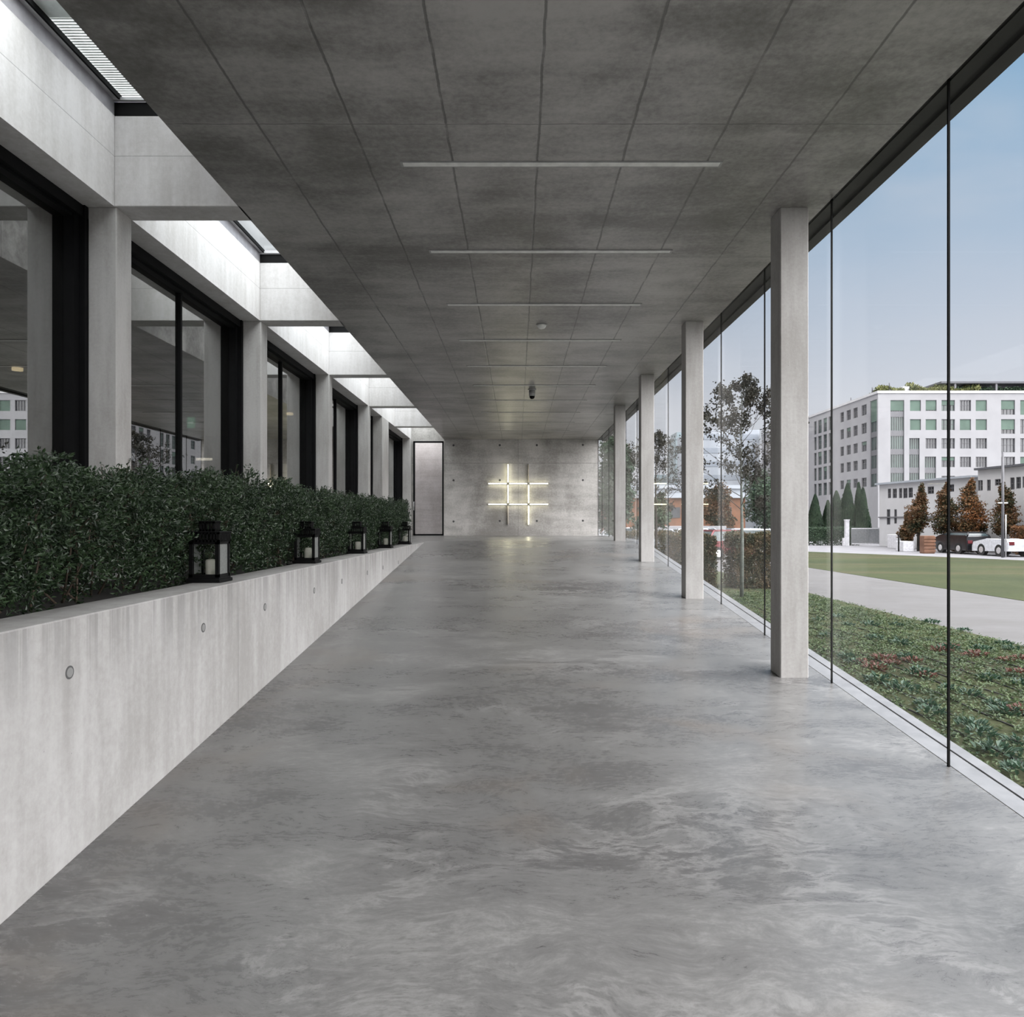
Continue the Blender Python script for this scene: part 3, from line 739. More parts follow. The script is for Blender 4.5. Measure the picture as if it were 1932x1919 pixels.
rp = [(1632, 1251), (1652, 1262), (1667, 1243), (1683, 1252), (1830, 1237), (1845, 1235), (1899, 1246), (1922, 1243), (1925, 1270), (1748, 1275), (1775, 1228), (1790, 1222), (1930, 1342), (1720, 1247)]
for lst, pr in ((gp, protoG), (rp, protoR)):
    for i, (px, py) in enumerate(lst):
        Y = 1361*1.77/(py-986); X = (px-976)/1361*Y
        o = pr if i == 0 else pr.copy()
        o['label'] = ('blue-green leafy clump' if pr is protoG else 'low red-brown leafy clump')+' in the planting bed '+('right of the thick glass seam' if px > 1790 else 'between the two nearest glass seams' if px > 1573 else 'left of the second glass seam')
        if i: COL.objects.link(o)
        o.location = (X, Y, GZ+.01); s = R.uniform(.8, 1.25); o.scale = (s, s, s); o.rotation_euler = (0, 0, R.uniform(0, 6.28))

# ------------------------------------------------------------------ trees and hedges outside
def ground_at(px, Y): return (px-976)/1361*Y
def branchy_tree(name, loc, height, spread, trunk_r, nleaf, leafmat_, barkmat, label, group=None, fork=.38, leafsize=.075):
    root = tag(empty(name, loc), label, 'tree', group)
    tk = MB(); br = MB(); lf = MB(); tips = []
    tk.tube([(0, 0, -.05), (.01, 0, height*.25), (-.01, .01, height*.6), (.0, 0, height*.99)], [trunk_r, trunk_r*.85, trunk_r*.45, .006], 9)
    def grow(p, d, L, r, lvl):
        mid = p+d*L*.5+rdir()*L*.05; e = p+(d+Vector((0, 0, .12))).normalized()*L
        br.tube([p, mid, e], [r, r*.7, r*.4], 5)
        if lvl == 0:
            for k in range(5): tips.append(p.lerp(e, .1+.9*k/4))
            return
        for k in range(4 if lvl == 2 else 3):
            q = p.lerp(e, R.uniform(.35, 1.0)); a = rdir(); nd = (d+a*.75+Vector((0, 0, .15))).normalized(); grow(q, nd, L*R.uniform(.45, .62), r*.5, lvl-1)
    nb = 30
    for k in range(nb):
        t = fork+(1-fork)*(k/(nb-1))*.96; a = k*2.4+R.uniform(-.4, .4)
        prof_ = math.sin(math.pi*min(1, max(.0, ((t-fork)/(1-fork))*.80+.22)))
        L = spread*max(.18, prof_)*R.uniform(.8, 1.1)
        d = Vector((math.cos(a), math.sin(a), R.uniform(.5, .95))).normalized()
        grow(Vector((0, 0, height*t)), d, L, trunk_r*.26*(1.15-t*.7), 2)
    for k in range(nleaf):
        t = R.choice(tips); p = t+rdir()*R.uniform(0, leafsize*1.6)
        lf.leaf(p, (rdir()+Vector((0, 0, -.5))).normalized(), rdir(), leafsize*R.uniform(.7, 1.3), leafsize*.6)
    tk.build('trunk', barkmat, root); br.build('branches', 'bark', root); lf.build('foliage', leafmat_, root)
    return root
branchy_tree('young_tree', (5.32, 17.1, GZ+.02), 5.15, 1.15, .048, 6800, 'leaf_dark', 'bark_pale', 'young thin-trunked tree with sparse dark leaves outside behind the first glass column')
branchy_tree('broadleaf_tree', (5.0, 26.0, GZ), 5.0, 1.15, .06, 5000, 'leaf_dark', 'bark', 'sparse leafy tree seen between the third and fourth glass wall columns')
branchy_tree('broadleaf_tree', (5.3, 40, GZ), 6.5, 1.6, .06, 4500, 'leaf_exhedge', 'bark', 'greenish tree far along the glass wall beside the end wall')
def blob_foliage(lf, c, rx, ry, rz, n, size, gap=0.0, shell=.5):
    for k in range(n):
        d = rdir(); q = shell+(1-shell)*R.random()**.5
        wob = 1+.16*math.sin(d.x*5+c[0])+.14*math.sin(d.z*7+c[1])
        p = Vector((c[0]+d.x*rx*q*wob, c[1]+d.y*ry*q*wob, c[2]+d.z*rz*q*wob))
        lf.leaf(p, rdir(), (d+rdir()*.8).normalized(), size*R.uniform(.7, 1.3), size*.7)
def round_tree(px, Y, top, w_px, mat, label, bottom=None, taper=True):
    x = ground_at(px, Y); H = (986-top)/1361*Y+ZE-GZ; w_ = w_px/1361*Y/2
    root = tag(empty('autumn_tree', (x, Y, GZ-.02)), label, 'tree')
    b = H*.26 if bottom is None else bottom
    tk = MB(); tk.tube([(0, 0, 0), (0, 0, H*.8)], [.11, .04], 8); tk.build('trunk', 'bark', root)
    lf = MB(); z0, z1 = b, H
    for j in range(7):
        t = j/6; z = z0+(z1-z0)*(.14+t*.78); rr = w_*(1.0 if t < .45 else max(.2, 1-(t-.45)/.55*.85)) if taper else w_*math.sin(math.pi*(.2+.7*t))
        rr = max(.14, rr*(.72 if j == 0 else 1))
        blob_foliage(lf, (R.uniform(-.2, .2)*w_, R.uniform(-.2, .2)*w_, z), rr*.85, rr*.85, (z1-z0)*.14, 650, .13, shell=.3)
    lf.build('foliage', mat, root); return root
round_tree(1733, 45.5, 918, 46, 'leaf_autumn2', 'rusty green autumn tree, leftmost of the row before the white buildings')
round_tree(1782, 44.5, 916, 50, 'leaf_autumn2', 'dark green and brown autumn tree, second of the row, left of the thick glass seam')
round_tree(1834, 43.6, 908, 62, 'leaf_autumn', 'bright orange autumn tree, third and widest of the row')
round_tree(1897, 42, 916, 54, 'leaf_autumn2', 'dark autumn tree behind the tall grey pole, rightmost of the row')
round_tree(1714, 48.5, 968, 34, 'leaf_autumn3', 'low orange shrub tree at the white house corner', bottom=.5)
def conifer(px, Y, top, w_px, label, mat='leaf_conifer'):
    x = ground_at(px, Y); H = (986-top)/1361*Y+ZE-GZ; w_ = w_px/1361*Y/2
    root = tag(empty('conifer', (x, Y, GZ-.02)), label, 'tree')
    tk = MB(); tk.tube([(0, 0, 0), (0, 0, H*.9)], [.12, .03], 6); tk.build('trunk', 'bark', root)
    lf = MB()
    for k in range(3600):
        t = R.random()**.8; rr = w_*(min(1, .75+t*1.2) if t < .25 else (1-(t-.25)/.75)**.75)
        a = R.uniform(0, 6.28); q = rr*(.75+.3*R.random())*(1+.12*math.sin(a*3+t*9))
        lf.leaf(Vector((q*math.cos(a), q*math.sin(a), .1+t*(H-.15))), Vector((math.cos(a)*.4, math.sin(a)*.4, 1)).normalized(), Vector((math.cos(a), math.sin(a), .2)), .22, .12)
    lf.build('foliage', mat, root)
conifer(1538, 62, 935, 30, 'dull conifer beside the first column, leftmost of the dark conifers')
conifer(1562, 62, 946, 24, 'low dark conifer, second of the conifers behind the gate')
conifer(1578, 63, 928, 34, 'tall dark green conifer, third behind the hedge')
conifer(1599, 61, 914, 36, 'tallest broad dark conifer behind the white gate post')
conifer(1620, 62, 912, 20, 'slim dark conifer just right of the tallest conifer')
conifer(1628, 60, 922, 26, 'dark conifer at the right end of the conifer row')
def hedge(name, x0, x1, y0, y1, h, label, n, mat='leaf_exhedge', size=.07):
    root = tag(empty(name, ((x0+x1)/2, (y0+y1)/2, GZ+.0)), label, 'hedge')
    st = MB(); lf = MB(); hx, hy = (x1-x0)/2, (y1-y0)/2
    k = 0
    while k*.6 < (y1-y0)+(x1-x0):
        px, py = R.uniform(-hx*.7, hx*.7), R.uniform(-hy*.9, hy*.9); st.tube([(px, py, -.02), (px+R.uniform(-.1, .1), py, h*.7)], [.02, .008], 5); k += 1
    for k in range(n):
        x = R.uniform(-hx, hx); y = R.uniform(-hy, hy); z = R.random()*h
        s = R.random()
        if s < .35: z = h*(.88+.14*R.random())
        elif s < .75: y = -hy*(.85+.2*R.random())
        elif s < .9: x = hx*(.8+.25*R.random())*R.choice((-1, 1))
        z += .05*math.sin(x*7)+.04*math.sin(y*6)
        lf.leaf(Vector((x, y, max(.02, z))), rdir(), rdir(), size*R.uniform(.7, 1.3), size*.6)
    st.build('stems', 'bark', root); lf.build('foliage', mat, root)
hedge('clipped_hedge', 5.85, 7.6, 19.3, 20.5, 1.43, 'brownish green clipped hedge right behind the young tree', 24000)
hedge('clipped_hedge', 4.1, 5.38, 19.5, 21.0, 1.40, 'brownish green clipped hedge block left of the young tree and paved gap', 16000)
hedge('clipped_hedge', 4.3, 7.2, 29.0, 30.2, 1.42, 'low brown-green hedge seen between the second and third columns', 9000)
hedge('clipped_hedge', 21, 27.0, 57.0, 58.2, 1.35, 'dark hedge behind the rail left of the grey gate', 6000, 'leaf_conifer', .14)
hedge('wild_hedge', 28.1, 29.3, 40.3, 41.1, 1.5, 'brown overgrown hedge right of the parked black car', 8000, 'leaf_autumn3', .12)
hedge('wild_hedge', 26.9, 28.8, 44.2, 44.9, 1.7, 'brown hedge behind the parked black car under the orange tree', 7000, 'leaf_autumn2', .12)
# bushy trees behind the car park
def bush_tree(x, Y, H, w_, label, mat, n=3200):
    root = tag(empty('bushy_tree', (x, Y, GZ-.02)), label, 'tree')
    tk = MB(); tk.tube([(0, 0, 0), (0, 0, H*.6)], [.12, .05], 7); tk.build('trunk', 'bark', root)
    lf = MB()
    for j in range(5): blob_foliage(lf, (R.uniform(-.4, .4)*w_, R.uniform(-.3, .3)*w_, H*(.42+.12*j)), w_*.6, w_*.6, H*.2, n//5, .2, shell=.3)
    lf.build('foliage', mat, root)
bush_tree(17.2, 50, 5.0, 1.6, 'round green tree behind the parked cars, right of the young tree', 'leaf_conifer')
bush_tree(19.4, 54, 4.6, 1.8, 'olive green tree behind the parked cars near the first column', 'leaf_exhedge')
bush_tree(14.3, 52, 4.2, 1.5, 'brownish bush behind the parked cars left of the young tree trunk', 'leaf_autumn2')
bush_tree(8.6, 46, 3.2, 1.2, 'small dark tree by the brick building between the second and third columns', 'leaf_conifer')

bush_tree(4.5, 33, 5.4, 1.0, 'dark green tree close behind the glass next to the end wall', 'leaf_conifer', 5000)
# ------------------------------------------------------------------ buildings
def facade(mb, org, ux, W, H, holes, depth=.35):
    """wall sheet with window openings and reveals; org corner, ux unit direction along the wall, normal = ux x z (outwards)"""
    nrm = Vector((ux.y, -ux.x, 0)); us = sorted({0, W, *[h[0] for h in holes], *[h[1] for h in holes]}); vs = sorted({0, H, *[h[2] for h in holes], *[h[3] for h in holes]})
    P = lambda u, v, d=0: org+ux*u+Vector((0, 0, v))-nrm*d
    for a, b in zip(us[:-1], us[1:]):
        for c, d in zip(vs[:-1], vs[1:]):
            mu, mv = (a+b)/2, (c+d)/2
            if any(h[0] < mu < h[1] and h[2] < mv < h[3] for h in holes): continue
            mb.quad(P(a, c), P(b, c), P(b, d), P(a, d))
    for a, b, c, d in holes:
        mb.quad(P(a, c), P(b, c), P(b, c, depth), P(a, c, depth)); mb.quad(P(a, d), P(b, d), P(b, d, depth), P(a, d, depth))
        mb.quad(P(a, c), P(a, d), P(a, d, depth), P(a, c, depth)); mb.quad(P(b, c), P(b, d), P(b, d, depth), P(b, c, depth))
def window(parent, org, ux, hole, nv=4, hz=(.66,), blind=0.0, green=False, depth=.30, bar=.07, split=()):
    nrm = Vector((ux.y, -ux.x, 0)); a, b, c, d = hole
    P = lambda u, v, dd: org+ux*u+Vector((0, 0, v))-nrm*dd
    def slab(mb, u0, u1, v0, v1, d0, d1):
        i = len(mb.v); mb.v += [tuple(P(u, v, q)) for q in (d0, d1) for u, v in ((u0, v0), (u1, v0), (u1, v1), (u0, v1))]
        for q in ((0, 1, 2, 3), (7, 6, 5, 4), (0, 4, 5, 1), (1, 5, 6, 2), (2, 6, 7, 3), (3, 7, 4, 0)): mb.f.append(tuple(i+k for k in q)); mb.sm.append(False)
    f = MB()
    slab(f, a, b, c, c+bar, depth-.12, depth); slab(f, a, b, d-bar, d, depth-.12, depth); slab(f, a, a+bar, c, d, depth-.12, depth); slab(f, b-bar, b, c, d, depth-.12, depth)
    for k in range(1, nv): u = a+(b-a)*k/nv; slab(f, u-bar*.5, u+bar*.5, c, d, depth-.10, depth)
    for h in hz: v = c+(d-c)*h; slab(f, a, b, v-bar*.5, v+bar*.5, depth-.10, depth)
    for v0, v1 in split: slab(f, a, b, v0, v1, depth-.13, depth)
    w_ = f.build('window', 'bframe', parent)
    g = MB(); slab(g, a, b, c, d, depth-.02, depth+.02); g.build('pane', 'bpane_green' if green else 'bpane', w_)
    if blind > 0:
        g = MB(); slab(g, a+bar, b-bar, d-(d-c)*blind, d-bar, depth-.16, depth-.12); g.build('roller_blind', 'blind', w_)
# --- big white block
BY = 130.0; SX = BY/1361
big = tag(empty('office_building', (65.0, BY, GZ)), 'large white office block with green blinds and planted roof far beyond the lawn', 'building')
zt = lambda py: (986-py)*SX+ZE-GZ
ux = Vector((1, 0, 0)); org = Vector((0, 0, 0)); u = lambda px: (px-976)*SX-65.0
rows = [(755, 775.5), (791, 811.5), (827, 846.5), (862, 881.5), (898, 916)]
cols = [(1717, 1737.5), (1746.5, 1767), (1776.5, 1801.5), (1811, 1832), (1841, 1862), (1888.8, 1915), (1925, 1951), (1961, 1982), (1991, 2012), (2021, 2042), (2051, 2072)]
Hb = zt(742); Wb = u(2100)
holes = []; specs = []
blinds = {(0, 0): 1, (0, 1): .9, (0, 2): .45, (0, 4): 1, (0, 5): .62, (0, 6): 1, (1, 0): 1, (1, 1): 1, (1, 3): 1, (1, 4): 1, (1, 5): .7, (3, 6): .8, (2, 7): .5, (0, 8): 1, (1, 8): .6, (3, 7): .8, (3, 2): .35, (1, 9): 1}
for r, (t, b) in enumerate(rows):
    for c, (l, rr) in enumerate(cols):
        if (c == 0 and r >= 2) or (c == 1 and r >= 3): continue
        bb = b+(7 if c in (5, 6) else 0)
        h = (u(l), u(rr), zt(bb), zt(t)); holes.append(h); specs.append((h, blinds.get((r, c), 0), r in (0, 1) and c in (1, 2)))
strips = [(1680, 1706, 755, 918), (1715.4, 1735, 826.7, 918), (1744.7, 1766, 861.6, 916)]
sh = [(u(l), u(r), zt(b), zt(t)) for l, r, t, b in strips]; holes += sh
mb = MB(); facade(mb, org, ux, Wb, Hb, holes)
# side face (x = 65) running away from the viewer
uy = Vector((0, -1, 0)); orgS = Vector((0, 62, 0)); Ys = lambda px: 65.0*1361/(px-976)
sholes = []; sspec = []
sgroups = [(1625.5, 1635), (1610, 1618), (1597.3, 1605), (1585.5, 1592), (1563.5, 1570), (1553.6, 1560), (1543.4, 1550), (1536, 1540.5)]
for r, (t, b) in enumerate(rows):
    for c, (l, rr) in enumerate(sgroups):
        ya, yb = Ys(rr)-BY, Ys(l)-BY
        h = (62-yb, 62-ya, zt(b)-(.0 if c < 4 else .9), zt(t)); sholes.append(h); sspec.append((h, c))
    for q in range(5):
        ya = 33+q*5.2; h = (62-ya-2.2, 62-ya, zt(b), zt(t)); sholes.append(h); sspec.append((h, 9))
hst = (62-(Ys(1641.8)-BY), 62-(Ys(1654.4)-BY), zt(918), zt(752)); sholes.append(hst)
facade(mb, orgS, uy, 62.0, Hb, sholes)
mb.quad((0, 0, Hb), (Wb, 0, Hb), (Wb, 62, Hb), (0, 62, Hb)); mb.quad((Wb, 0, 0), (Wb, 62, 0), (Wb, 62, Hb), (Wb, 0, Hb)); mb.quad((0, 62, 0), (0, 62, Hb), (Wb, 62, Hb), (Wb, 62, 0))
mb.build('wall', 'bwhite', big)
pm = MB(); pm.box(-.15, Wb, -.15, .3, Hb, Hb+.45); pm.box(-.15, .3, .3, 62, Hb, Hb+.45); pm.build('parapet', 'bwhite2', big)
for h, bl, gr in specs: window(big, org, ux, h, 4, (.55,), bl, gr)
for j, h in enumerate(sh):
    zz = [(zt(b2)-.0, zt(b2)-zt(t2)) for (t2, b2) in rows]
    sp = [(zt(b2)-1.05, zt(b2)-.05) for (t2, b2) in rows if zt(b2) > h[2]+.4]
    window(big, org, ux, h, 6 if j == 0 else 5, (), [.12, 0, 0][j], True, split=sp)
for h, c in sspec: window(big, orgS, uy, h, 2, (.6,) if c < 4 else (.33, .66), .35 if (c+int(h[2])) % 5 == 0 else 0, c >= 4)
window(big, orgS, uy, hst, 4, (), .25, True, split=[(zt(b2)-1.1, zt(b2)-.1) for (t2, b2) in rows])
# roof: planted mound, penthouse, flues
lf = MB()
for k in range(5200):
    x = R.uniform(1.0, 19.0); y = R.uniform(.8, 5.0); top = (1.9 if x > 3 else .9+x*.33)*(.8+.3*math.sin(x*1.1)); 
    if 5.2 < x < 6.6: continue
    z = Hb+.2+R.random()*top*max(.3, 1-abs(y-2.6)/3.4)
    lf.leaf(Vector((x, y, z)), (rdir()+Vector((0, 0, 1))).normalized(), rdir(), .55, .28)
lf.build('roof_planting', 'roofgreen', big)
f = MB(); f.box(5.3, 6.5, 1.5, 3.5, Hb, Hb+1.5, .05); f.build('roof_hatch', 'bwhite2', big)
f = MB(); f.box(12.5, Wb, 3.2, 15, Hb, Hb+2.0); f.box(12.0, Wb, 1.0, 16, Hb+2.0, Hb+2.35); f.build('penthouse', 'roofdark', big)
for x in (14.5, 22, 29.5, 37):
    f = MB(); f.box(x, x+.35, 1.2, 1.5, Hb+.4, Hb+2.0); f.build('penthouse_post', 'bframe', big)
lf = MB()
for k in range(2500): lf.leaf(Vector((R.uniform(15, Wb), R.uniform(1.3, 2.6), Hb+R.uniform(.3, 1.3))), rdir(), rdir(), .5, .3)
lf.build('balcony_plants', 'leaf_conifer', big)
for px, Y, t in ((1597, 141, 750), (1643, 132.5, 730), (1679.5, 131, 722)):
    x = (px-976)/1361*Y-65; f = MB(); zz = (986-t)/1361*Y+ZE-GZ
    f.box(max(x, .35)-.25, max(x, .35)+.25, Y-BY, Y-BY+.5, Hb+.2, zz-1.2); f.tube([(max(x, .35), Y-BY+.25, zz-1.2), (max(x, .35), Y-BY+.25, zz)], .12, 8); f.build('flue', 'roofdark', big)
# --- block behind the young tree
gb = tag(empty('grey_building', (47, 192, GZ)), 'hazy grey block with a flat roof behind the crown of the young tree', 'building')
f = MB(); Hg = (986-811)/1361*192+ZE-GZ; facade(f, org, ux, 17.5, Hg, []); f.quad((0, 0, 0), (0, 0, Hg), (0, 20, Hg), (0, 20, 0)); f.quad((0, 0, Hg), (17.5, 0, Hg), (17.5, 20, Hg), (0, 20, Hg)); f.quad((17.5, 0, 0), (17.5, 20, 0), (17.5, 20, Hg), (17.5, 0, Hg)); f.quad((0, 20, 0), (17.5, 20, 0), (17.5, 20, Hg), (0, 20, Hg)); f.build('wall', 'greyblock', gb)
for r in range(6):
    f = MB(); f.box(.6, 17, -.08, .02, Hg-2.6-r*3.6, Hg-1.2-r*3.6); f.build('window_band', 'towerpale', gb)
# --- low white buildings
def low_block(name, loc, rz, W, D, H, label, wins, strips=()):
    b = tag(empty(name, loc, rz), label, 'building')
    o = Vector((0, 0, 0)); f = MB(); facade(f, o, ux, W, H, wins, .18)
    f.quad((0, 0, 0), (0, 0, H), (0, D, H), (0, D, 0)); f.quad((W, 0, 0), (W, D, 0), (W, D, H), (W, 0, H)); f.quad((0, D, 0), (0, D, H), (W, D, H), (W, D, 0)); f.quad((0, 0, H), (W, 0, H), (W, D, H), (0, D, H))
    f.build('wall', 'bwhite2', b)
    for h in wins: window(b, o, ux, h, 2 if h[1]-h[0] < 1.2 else 3, (.5,), 0, False, .15, .04)
    f = MB(); f.box(-.2, W+.1, -.25, D, H, H+.13); f.build('roof_edge', 'roofdark' if 'taller' in label else 'greyblock', b)
    for z in strips: f = MB(); f.box(-.02, W, -.08, 0, z, z+.08); f.build('string_course', 'bframe', b)
    return b
# faces run from far left to near right, i.e. the facade looks back at the corridor
def run(p0, p1):
    d = Vector((p1[0]-p0[0], p1[1]-p0[1], 0)); return math.atan2(d.y, d.x), d.length
rz, L = run((27.6, 55), (29.0, 45.6))
Yat = lambda px: None
wins = []
def face_u(px, p0, p1):
    # where the sight line at column px meets the facade line
    dxx, dyy = p1[0]-p0[0], p1[1]-p0[1]; k = (px-976)/1361
    t = (k*p0[1]-p0[0])/(dxx-k*dyy); return t*math.hypot(dxx, dyy), p0[1]+t*dyy
A0, A1 = (27.6, 55), (29.0, 45.6)
for l, r, t, b in ((1675, 1681, 922, 940), (1684, 1692, 922, 940), (1696, 1702, 921, 940), (1704, 1712, 921, 940), (1714, 1722, 920, 939), (1750, 1762, 918, 932), (1790, 1800, 914, 928), (1673, 1679.5, 961, 990), (1687, 1692, 961, 988)):
    (ua, ya), (ub, yb) = face_u(l, A0, A1), face_u(r, A0, A1); ym = (ya+yb)/2
    wins.append((ua, ub, (986-b)/1361*ym+ZE-GZ, (986-t)/1361*ym+ZE-GZ))
low_block('low_building', (27.6, 55, GZ), rz, L-.3, 8, 2.87+ZE-GZ, 'low white two-storey house with strip windows right of the grey gate', wins, (1.6+.55,))
B0, B1 = (29.05, 45.3), (31.5, 26.0)
wins = []
for l, r, t, b in ((1845, 1854, 906, 926), (1862, 1869, 905, 926), (1877, 1888, 904, 916), (1906, 1914, 901, 924), (1917, 1926, 900, 922), (1929, 1940, 899, 920), (1955, 1990, 892, 925)):
    (ua, ya), (ub, yb) = face_u(l, B0, B1), face_u(r, B0, B1); ym = (ya+yb)/2
    wins.append((ua, ub, (986-b)/1361*ym+ZE-GZ, (986-t)/1361*ym+ZE-GZ))
rz, L = run(B0, B1)
low_block('low_building', (29.05, 45.3, GZ), rz, L, 8, 3.29+ZE-GZ, 'slightly taller low white building at the right edge behind the autumn trees', wins)
# gate, posts and white plinths
gt = tag(empty('sliding_gate', (25.0, 56, GZ)), 'grey slatted metal gate left of the white house', 'gate')
x0, x1 = ground_at(1607, 56)-25, ground_at(1666, 56)-25
f = MB(); f.box(x0, x1, 0, .06, 1.29, 1.37); f.box(x0, x1, 0, .06, .1, .18); f.build('rail', 'concreteblk', gt)
f = MB()
for k in range(30):
    x = x0+(x1-x0)*k/29; f.box(x-.03, x+.03, .01, .05, .15, 1.3)
f.build('slats', 'gate', gt)
for px, hh, lab in ((1598, 1.95, 'tall white gate post at the left end of the grey gate'),):
    f = MB(); x = ground_at(px, 55.8); f.box(x-.14, x+.14, 55.7, 55.95, GZ-.02, GZ+hh); f.box(x-.17, x+.17, 55.67, 55.98, GZ+hh, GZ+hh+.08); tag(f.build('gate_post', 'concreteblk'), lab, 'gate post')
f = MB(); f.box(ground_at(1590, 55.8), ground_at(1597, 55.8)-.02, 55.72, 55.92, GZ-.02, GZ+.6, .02); tag(f.build('plinth', 'concreteblk'), 'low white plinth left of the gate post', 'plinth')
f = MB(); xx = ground_at(1666, 52); f.box(xx, xx+1.25, 50, 51.4, GZ-.02, GZ+.95, .02); tag(f.build('garden_wall', 'concreteblk'), 'low white wall at the corner of the white house', 'wall block')
f = MB(); f.box(ground_at(1704, 45), ground_at(1724, 45), 45, 45.9, GZ-.02, GZ+.62, .02); tag(f.build('utility_box', 'concreteblk'), 'white box standing right of the black bollard', 'box')
f = MB(); x = ground_at(1695.5, 45); f.tube([(x, 45, GZ-.02), (x, 45, GZ+1.0)], .045, 10); f.tube([(x, 45, GZ+1.0), (x, 45, GZ+1.05)], [.055, .02], 10); tag(f.build('bollard', 'black'), 'slim black bollard in front of the white house', 'bollard')
f = MB(); x = ground_at(1754, 42); f.box(x-.32, x+.32, 42, 42.5, GZ-.02, GZ+1.02, .03)
for k in range(5): f.box(x-.34, x+.34, 41.97, 42.0, GZ+.08+k*.19, GZ+.2+k*.19)
tag(f.build('timber_box', 'rust'), 'reddish timber clad bin box under the autumn trees', 'bin box')
# lamp pole
lp = tag(empty('street_lamp', (ground_at(1892, 37), 37, GZ)), 'tall grey street pole with a small cross arm in front of the autumn trees', 'street lamp')
H = (986-853)/1361*37+ZE-GZ
f = MB(); f.tube([(0, 0, 0), (0, 0, H*.4), (0, 0, H)], [.075, .065, .055], 10); f.build('pole', 'polegrey', lp)
f = MB(); z = (986-950)/1361*38+ZE-GZ; f.box(-.25, .25, -.04, .04, z-.03, z+.03, .01); f.build('lamp_arm', 'white_plastic', lp)
f = MB(); f.tube([(.1, -.08, 0), (.1, -.08, z-.6)], .03, 8); f.build('conduit', 'alu', lp)
# distant tower, brick building, low roofs
tw = tag(empty('glass_tower', (71.5, 300, GZ)), 'distant blue-grey glass tower seen between the second and third columns', 'building')
f = MB(); Ht = (986-815)/1361*300+ZE-GZ; f.box(-6.2, 9, 0, 14, 0, Ht-2); f.box(-5.0, 9, 1, 13, Ht-2, Ht); f.build('glass_body', 'tower', tw)
f = MB()
for k in range(11): f.box(-6.3, 9.1, -.1, 14.1, 2+k*3.4, 2.35+k*3.4)
for k in range(5): f.box(-6+k*3.2, -5.7+k*3.2, -.1, .1, 0, Ht-2)
f.build('floor_lines', 'towerline', tw)
db = tag(empty('distant_block', (40, 200, GZ)), 'low distant dark block left of the glass tower', 'building')
f = MB(); Hd = (986-896)/1361*200+ZE-GZ; f.box(-3.5, 2.5, 0, 10, 0, Hd); f.build('wall', 'tower', db)
f = MB()
for k in range(3): f.box(-3.3, 2.3, -.1, .1, Hd-2-k*3, Hd-1-k*3)
f.build('window_band', 'towerline', db)
bb = tag(empty('brick_building', (14.6, 62, GZ)), 'long low orange brick building behind the car park', 'building')
f = MB(); f.box(-6.5, 5.0, 0, 8, 0, 3.9); f.build('wall', 'brick', bb)
f = MB(); f.box(-6.8, 5.3, -.3, 8.3, 3.9, 4.25); f.box(-6.8, 5.3, -.28, 8.2, 4.7, 5.0); f.box(-6.6, 5.1, -.1, 8, 4.25, 4.7); f.build('roof', 'greyblock', bb)
for k in range(5): f = MB(); f.box(-5.8+k*2.2, -5.0+k*2.2, -.05, .02, 2.2, 3.1); f.build('window', 'bpane', bb)
lr = tag(empty('flat_roof_building', (16, 75, GZ)), 'grey flat roofed building with white bands behind the brick building', 'building')
f = MB(); f.box(-6, 6, 0, 10, 0, 5.7); f.build('wall', 'greyblock', lr)
for k in range(2): f = MB(); f.box(-5.8, 5.8, -.06, .02, 4.0+k*.9, 4.4+k*.9); f.build('window_band', 'bpane', lr)
ww = tag(MB().box(8.2, 14.5, 50, 50.2, GZ-.02, GZ+1.55, .02).build('boundary_wall', 'bwhite'), 'low white boundary wall in front of the brick building', 'wall block')

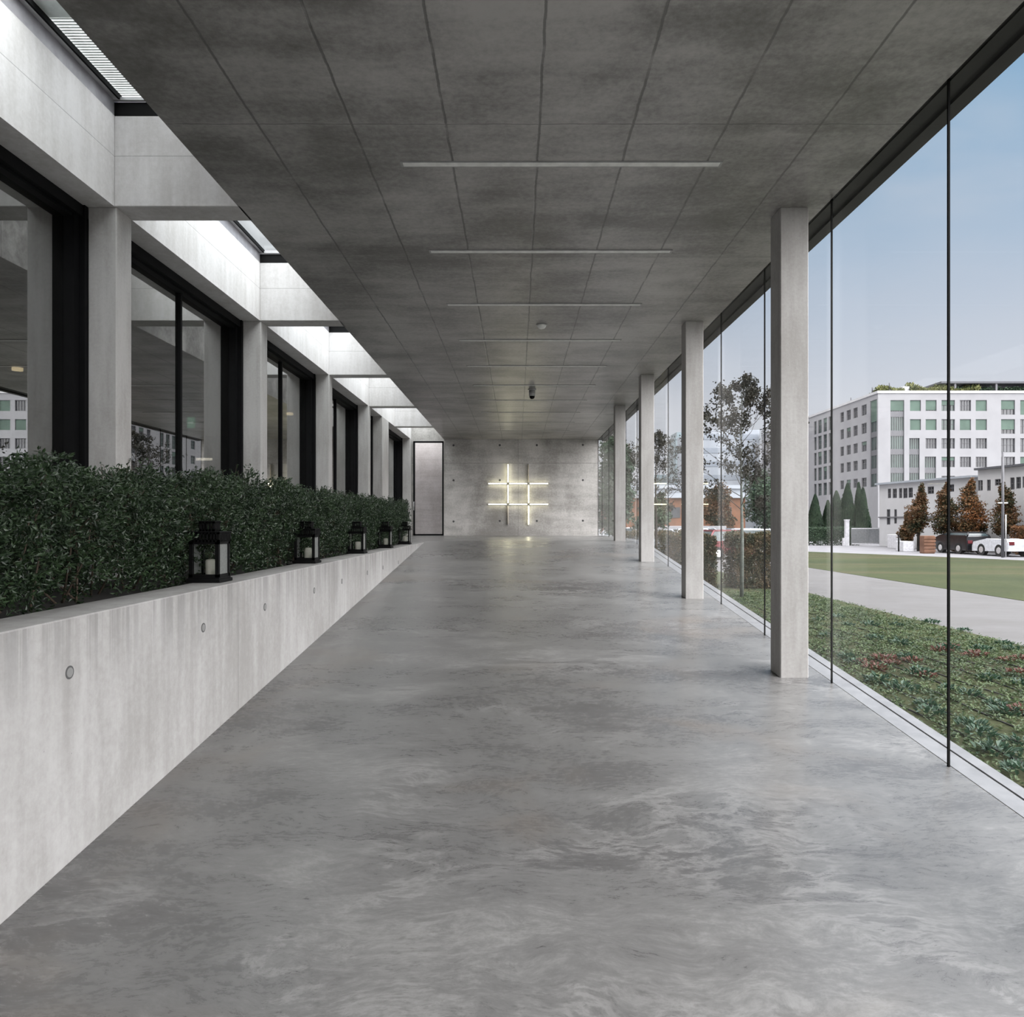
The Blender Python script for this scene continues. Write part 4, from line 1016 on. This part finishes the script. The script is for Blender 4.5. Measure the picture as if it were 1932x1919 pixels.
# ------------------------------------------------------------------ cars
def car(px, Y, rz, paint, label, van=False, L=4.2, W=1.75, Hh=1.45, x=None):
    root = tag(empty('car', (ground_at(px, Y) if x is None else x, Y, GZ-.02), rz), label, 'car')
    h = L/2; k = Hh/1.45; zc = .22
    if van: lower = [(-h, zc), (-h, 1.0), (-h+.1, 1.08), (h-.75, 1.08), (h-.1, .85), (h, .6), (h, zc)]; cab = [(-h+.04, 1.05), (-h+.16, 1.78*k), (h-1.5, 1.78*k), (h-.72, 1.05)]
    else: lower = [(-h, zc+.08), (-h-.0, .72), (-h+.12, .92), (h-1.15, .92), (h-.12, .74), (h, .52), (h, zc)]; cab = [(-h+.18, .9), (-h+.62, 1.4*k), (h-2.0, 1.44*k), (h-1.15, .9)]
    f = MB(); f.poly_extrude(lower, -W/2, W/2); f.build('body', paint, root)
    f = MB(); i = len(f.v); n = len(cab); s = W/2-.06; s2 = W/2-.2
    f.v += [(a, -(s if j in (0, n-1) else s2), z) for j, (a, z) in enumerate(cab)]+[(a, (s if j in (0, n-1) else s2), z) for j, (a, z) in enumerate(cab)]
    for j in range(n): f.f.append((i+j, i+(j+1) % n, i+n+(j+1) % n, i+n+j)); f.sm.append(False)
    f.f.append(tuple(i+n-1-j for j in range(n))); f.f.append(tuple(i+n+j for j in range(n))); f.sm += [False, False]
    f.build('glazing', 'carglass', root)
    f = MB(); (a, z1), (b, z2) = cab[1], cab[2]; f.box(a-.03, b+.03, -s2-.01, s2+.01, z1-.03, z1+.05, .01)
    for (p, q) in ((cab[0], cab[1]), (cab[3], cab[2])):
        for sy in (-1, 1): f.tube([(p[0], sy*s, p[1]), (q[0], sy*s2, q[1])], .045, 6)
    f.build('roof', paint, root)
    for wx in (-h+.75, h-.8):
        for sy in (-1, 1):
            f = MB(); f.tube([(wx, sy*(W/2-.2), .32), (wx, sy*(W/2+.01), .32)], [.32, .32], 18); wl = f.build('wheel', 'tyre', root)
            f = MB(); f.tube([(wx, sy*(W/2+.005), .32), (wx, sy*(W/2+.02), .32)], [.18, .17], 14); f.build('hubcap', 'alu', wl)
    for sy in (-1, 1):
        f = MB(); f.box(-h-.02, -h+.05, sy*(W/2-.05), sy*(W/2-.32), .62, .80); o = f.build('tail_light', 'carred', root)
        f = MB(); f.box(h-.06, h+.015, sy*(W/2-.08), sy*(W/2-.4), .52, .66); f.build('head_light', 'white_plastic', root)
PI = math.pi
car(1812, 42.5, PI/2+.04, 'carblack', 'black car parked with its pale windscreen towards the lawn', True, 3.2, 1.4, 1.0)
car(1892, 39.2, PI*.5, 'carwhite', 'white car parked right of the black car', False, 3.0, 1.45, .9)
car(1421, 45, .1, 'carsilver', 'silver car parked right of the young tree trunk', False)
car(1322, 43.2, .05, 'carwhite', 'white car parked left of the young tree trunk', False)
car(1438, 41, .08, 'carwhite', 'pale blue-white car close to the first column', False)
car(1376, 36, .4, 'carred', 'dark red car beyond the gap in the hedge', False)
car(1338, 48.4, 0, 'carsilver', 'silver car in front of the brick building', False)
car(1256, 38.5, 0, 'carsilver', 'silver car between the second and third columns', False)
car(1185, 52, 0, 'carwhite', 'white car far off between the third and fourth columns', False)
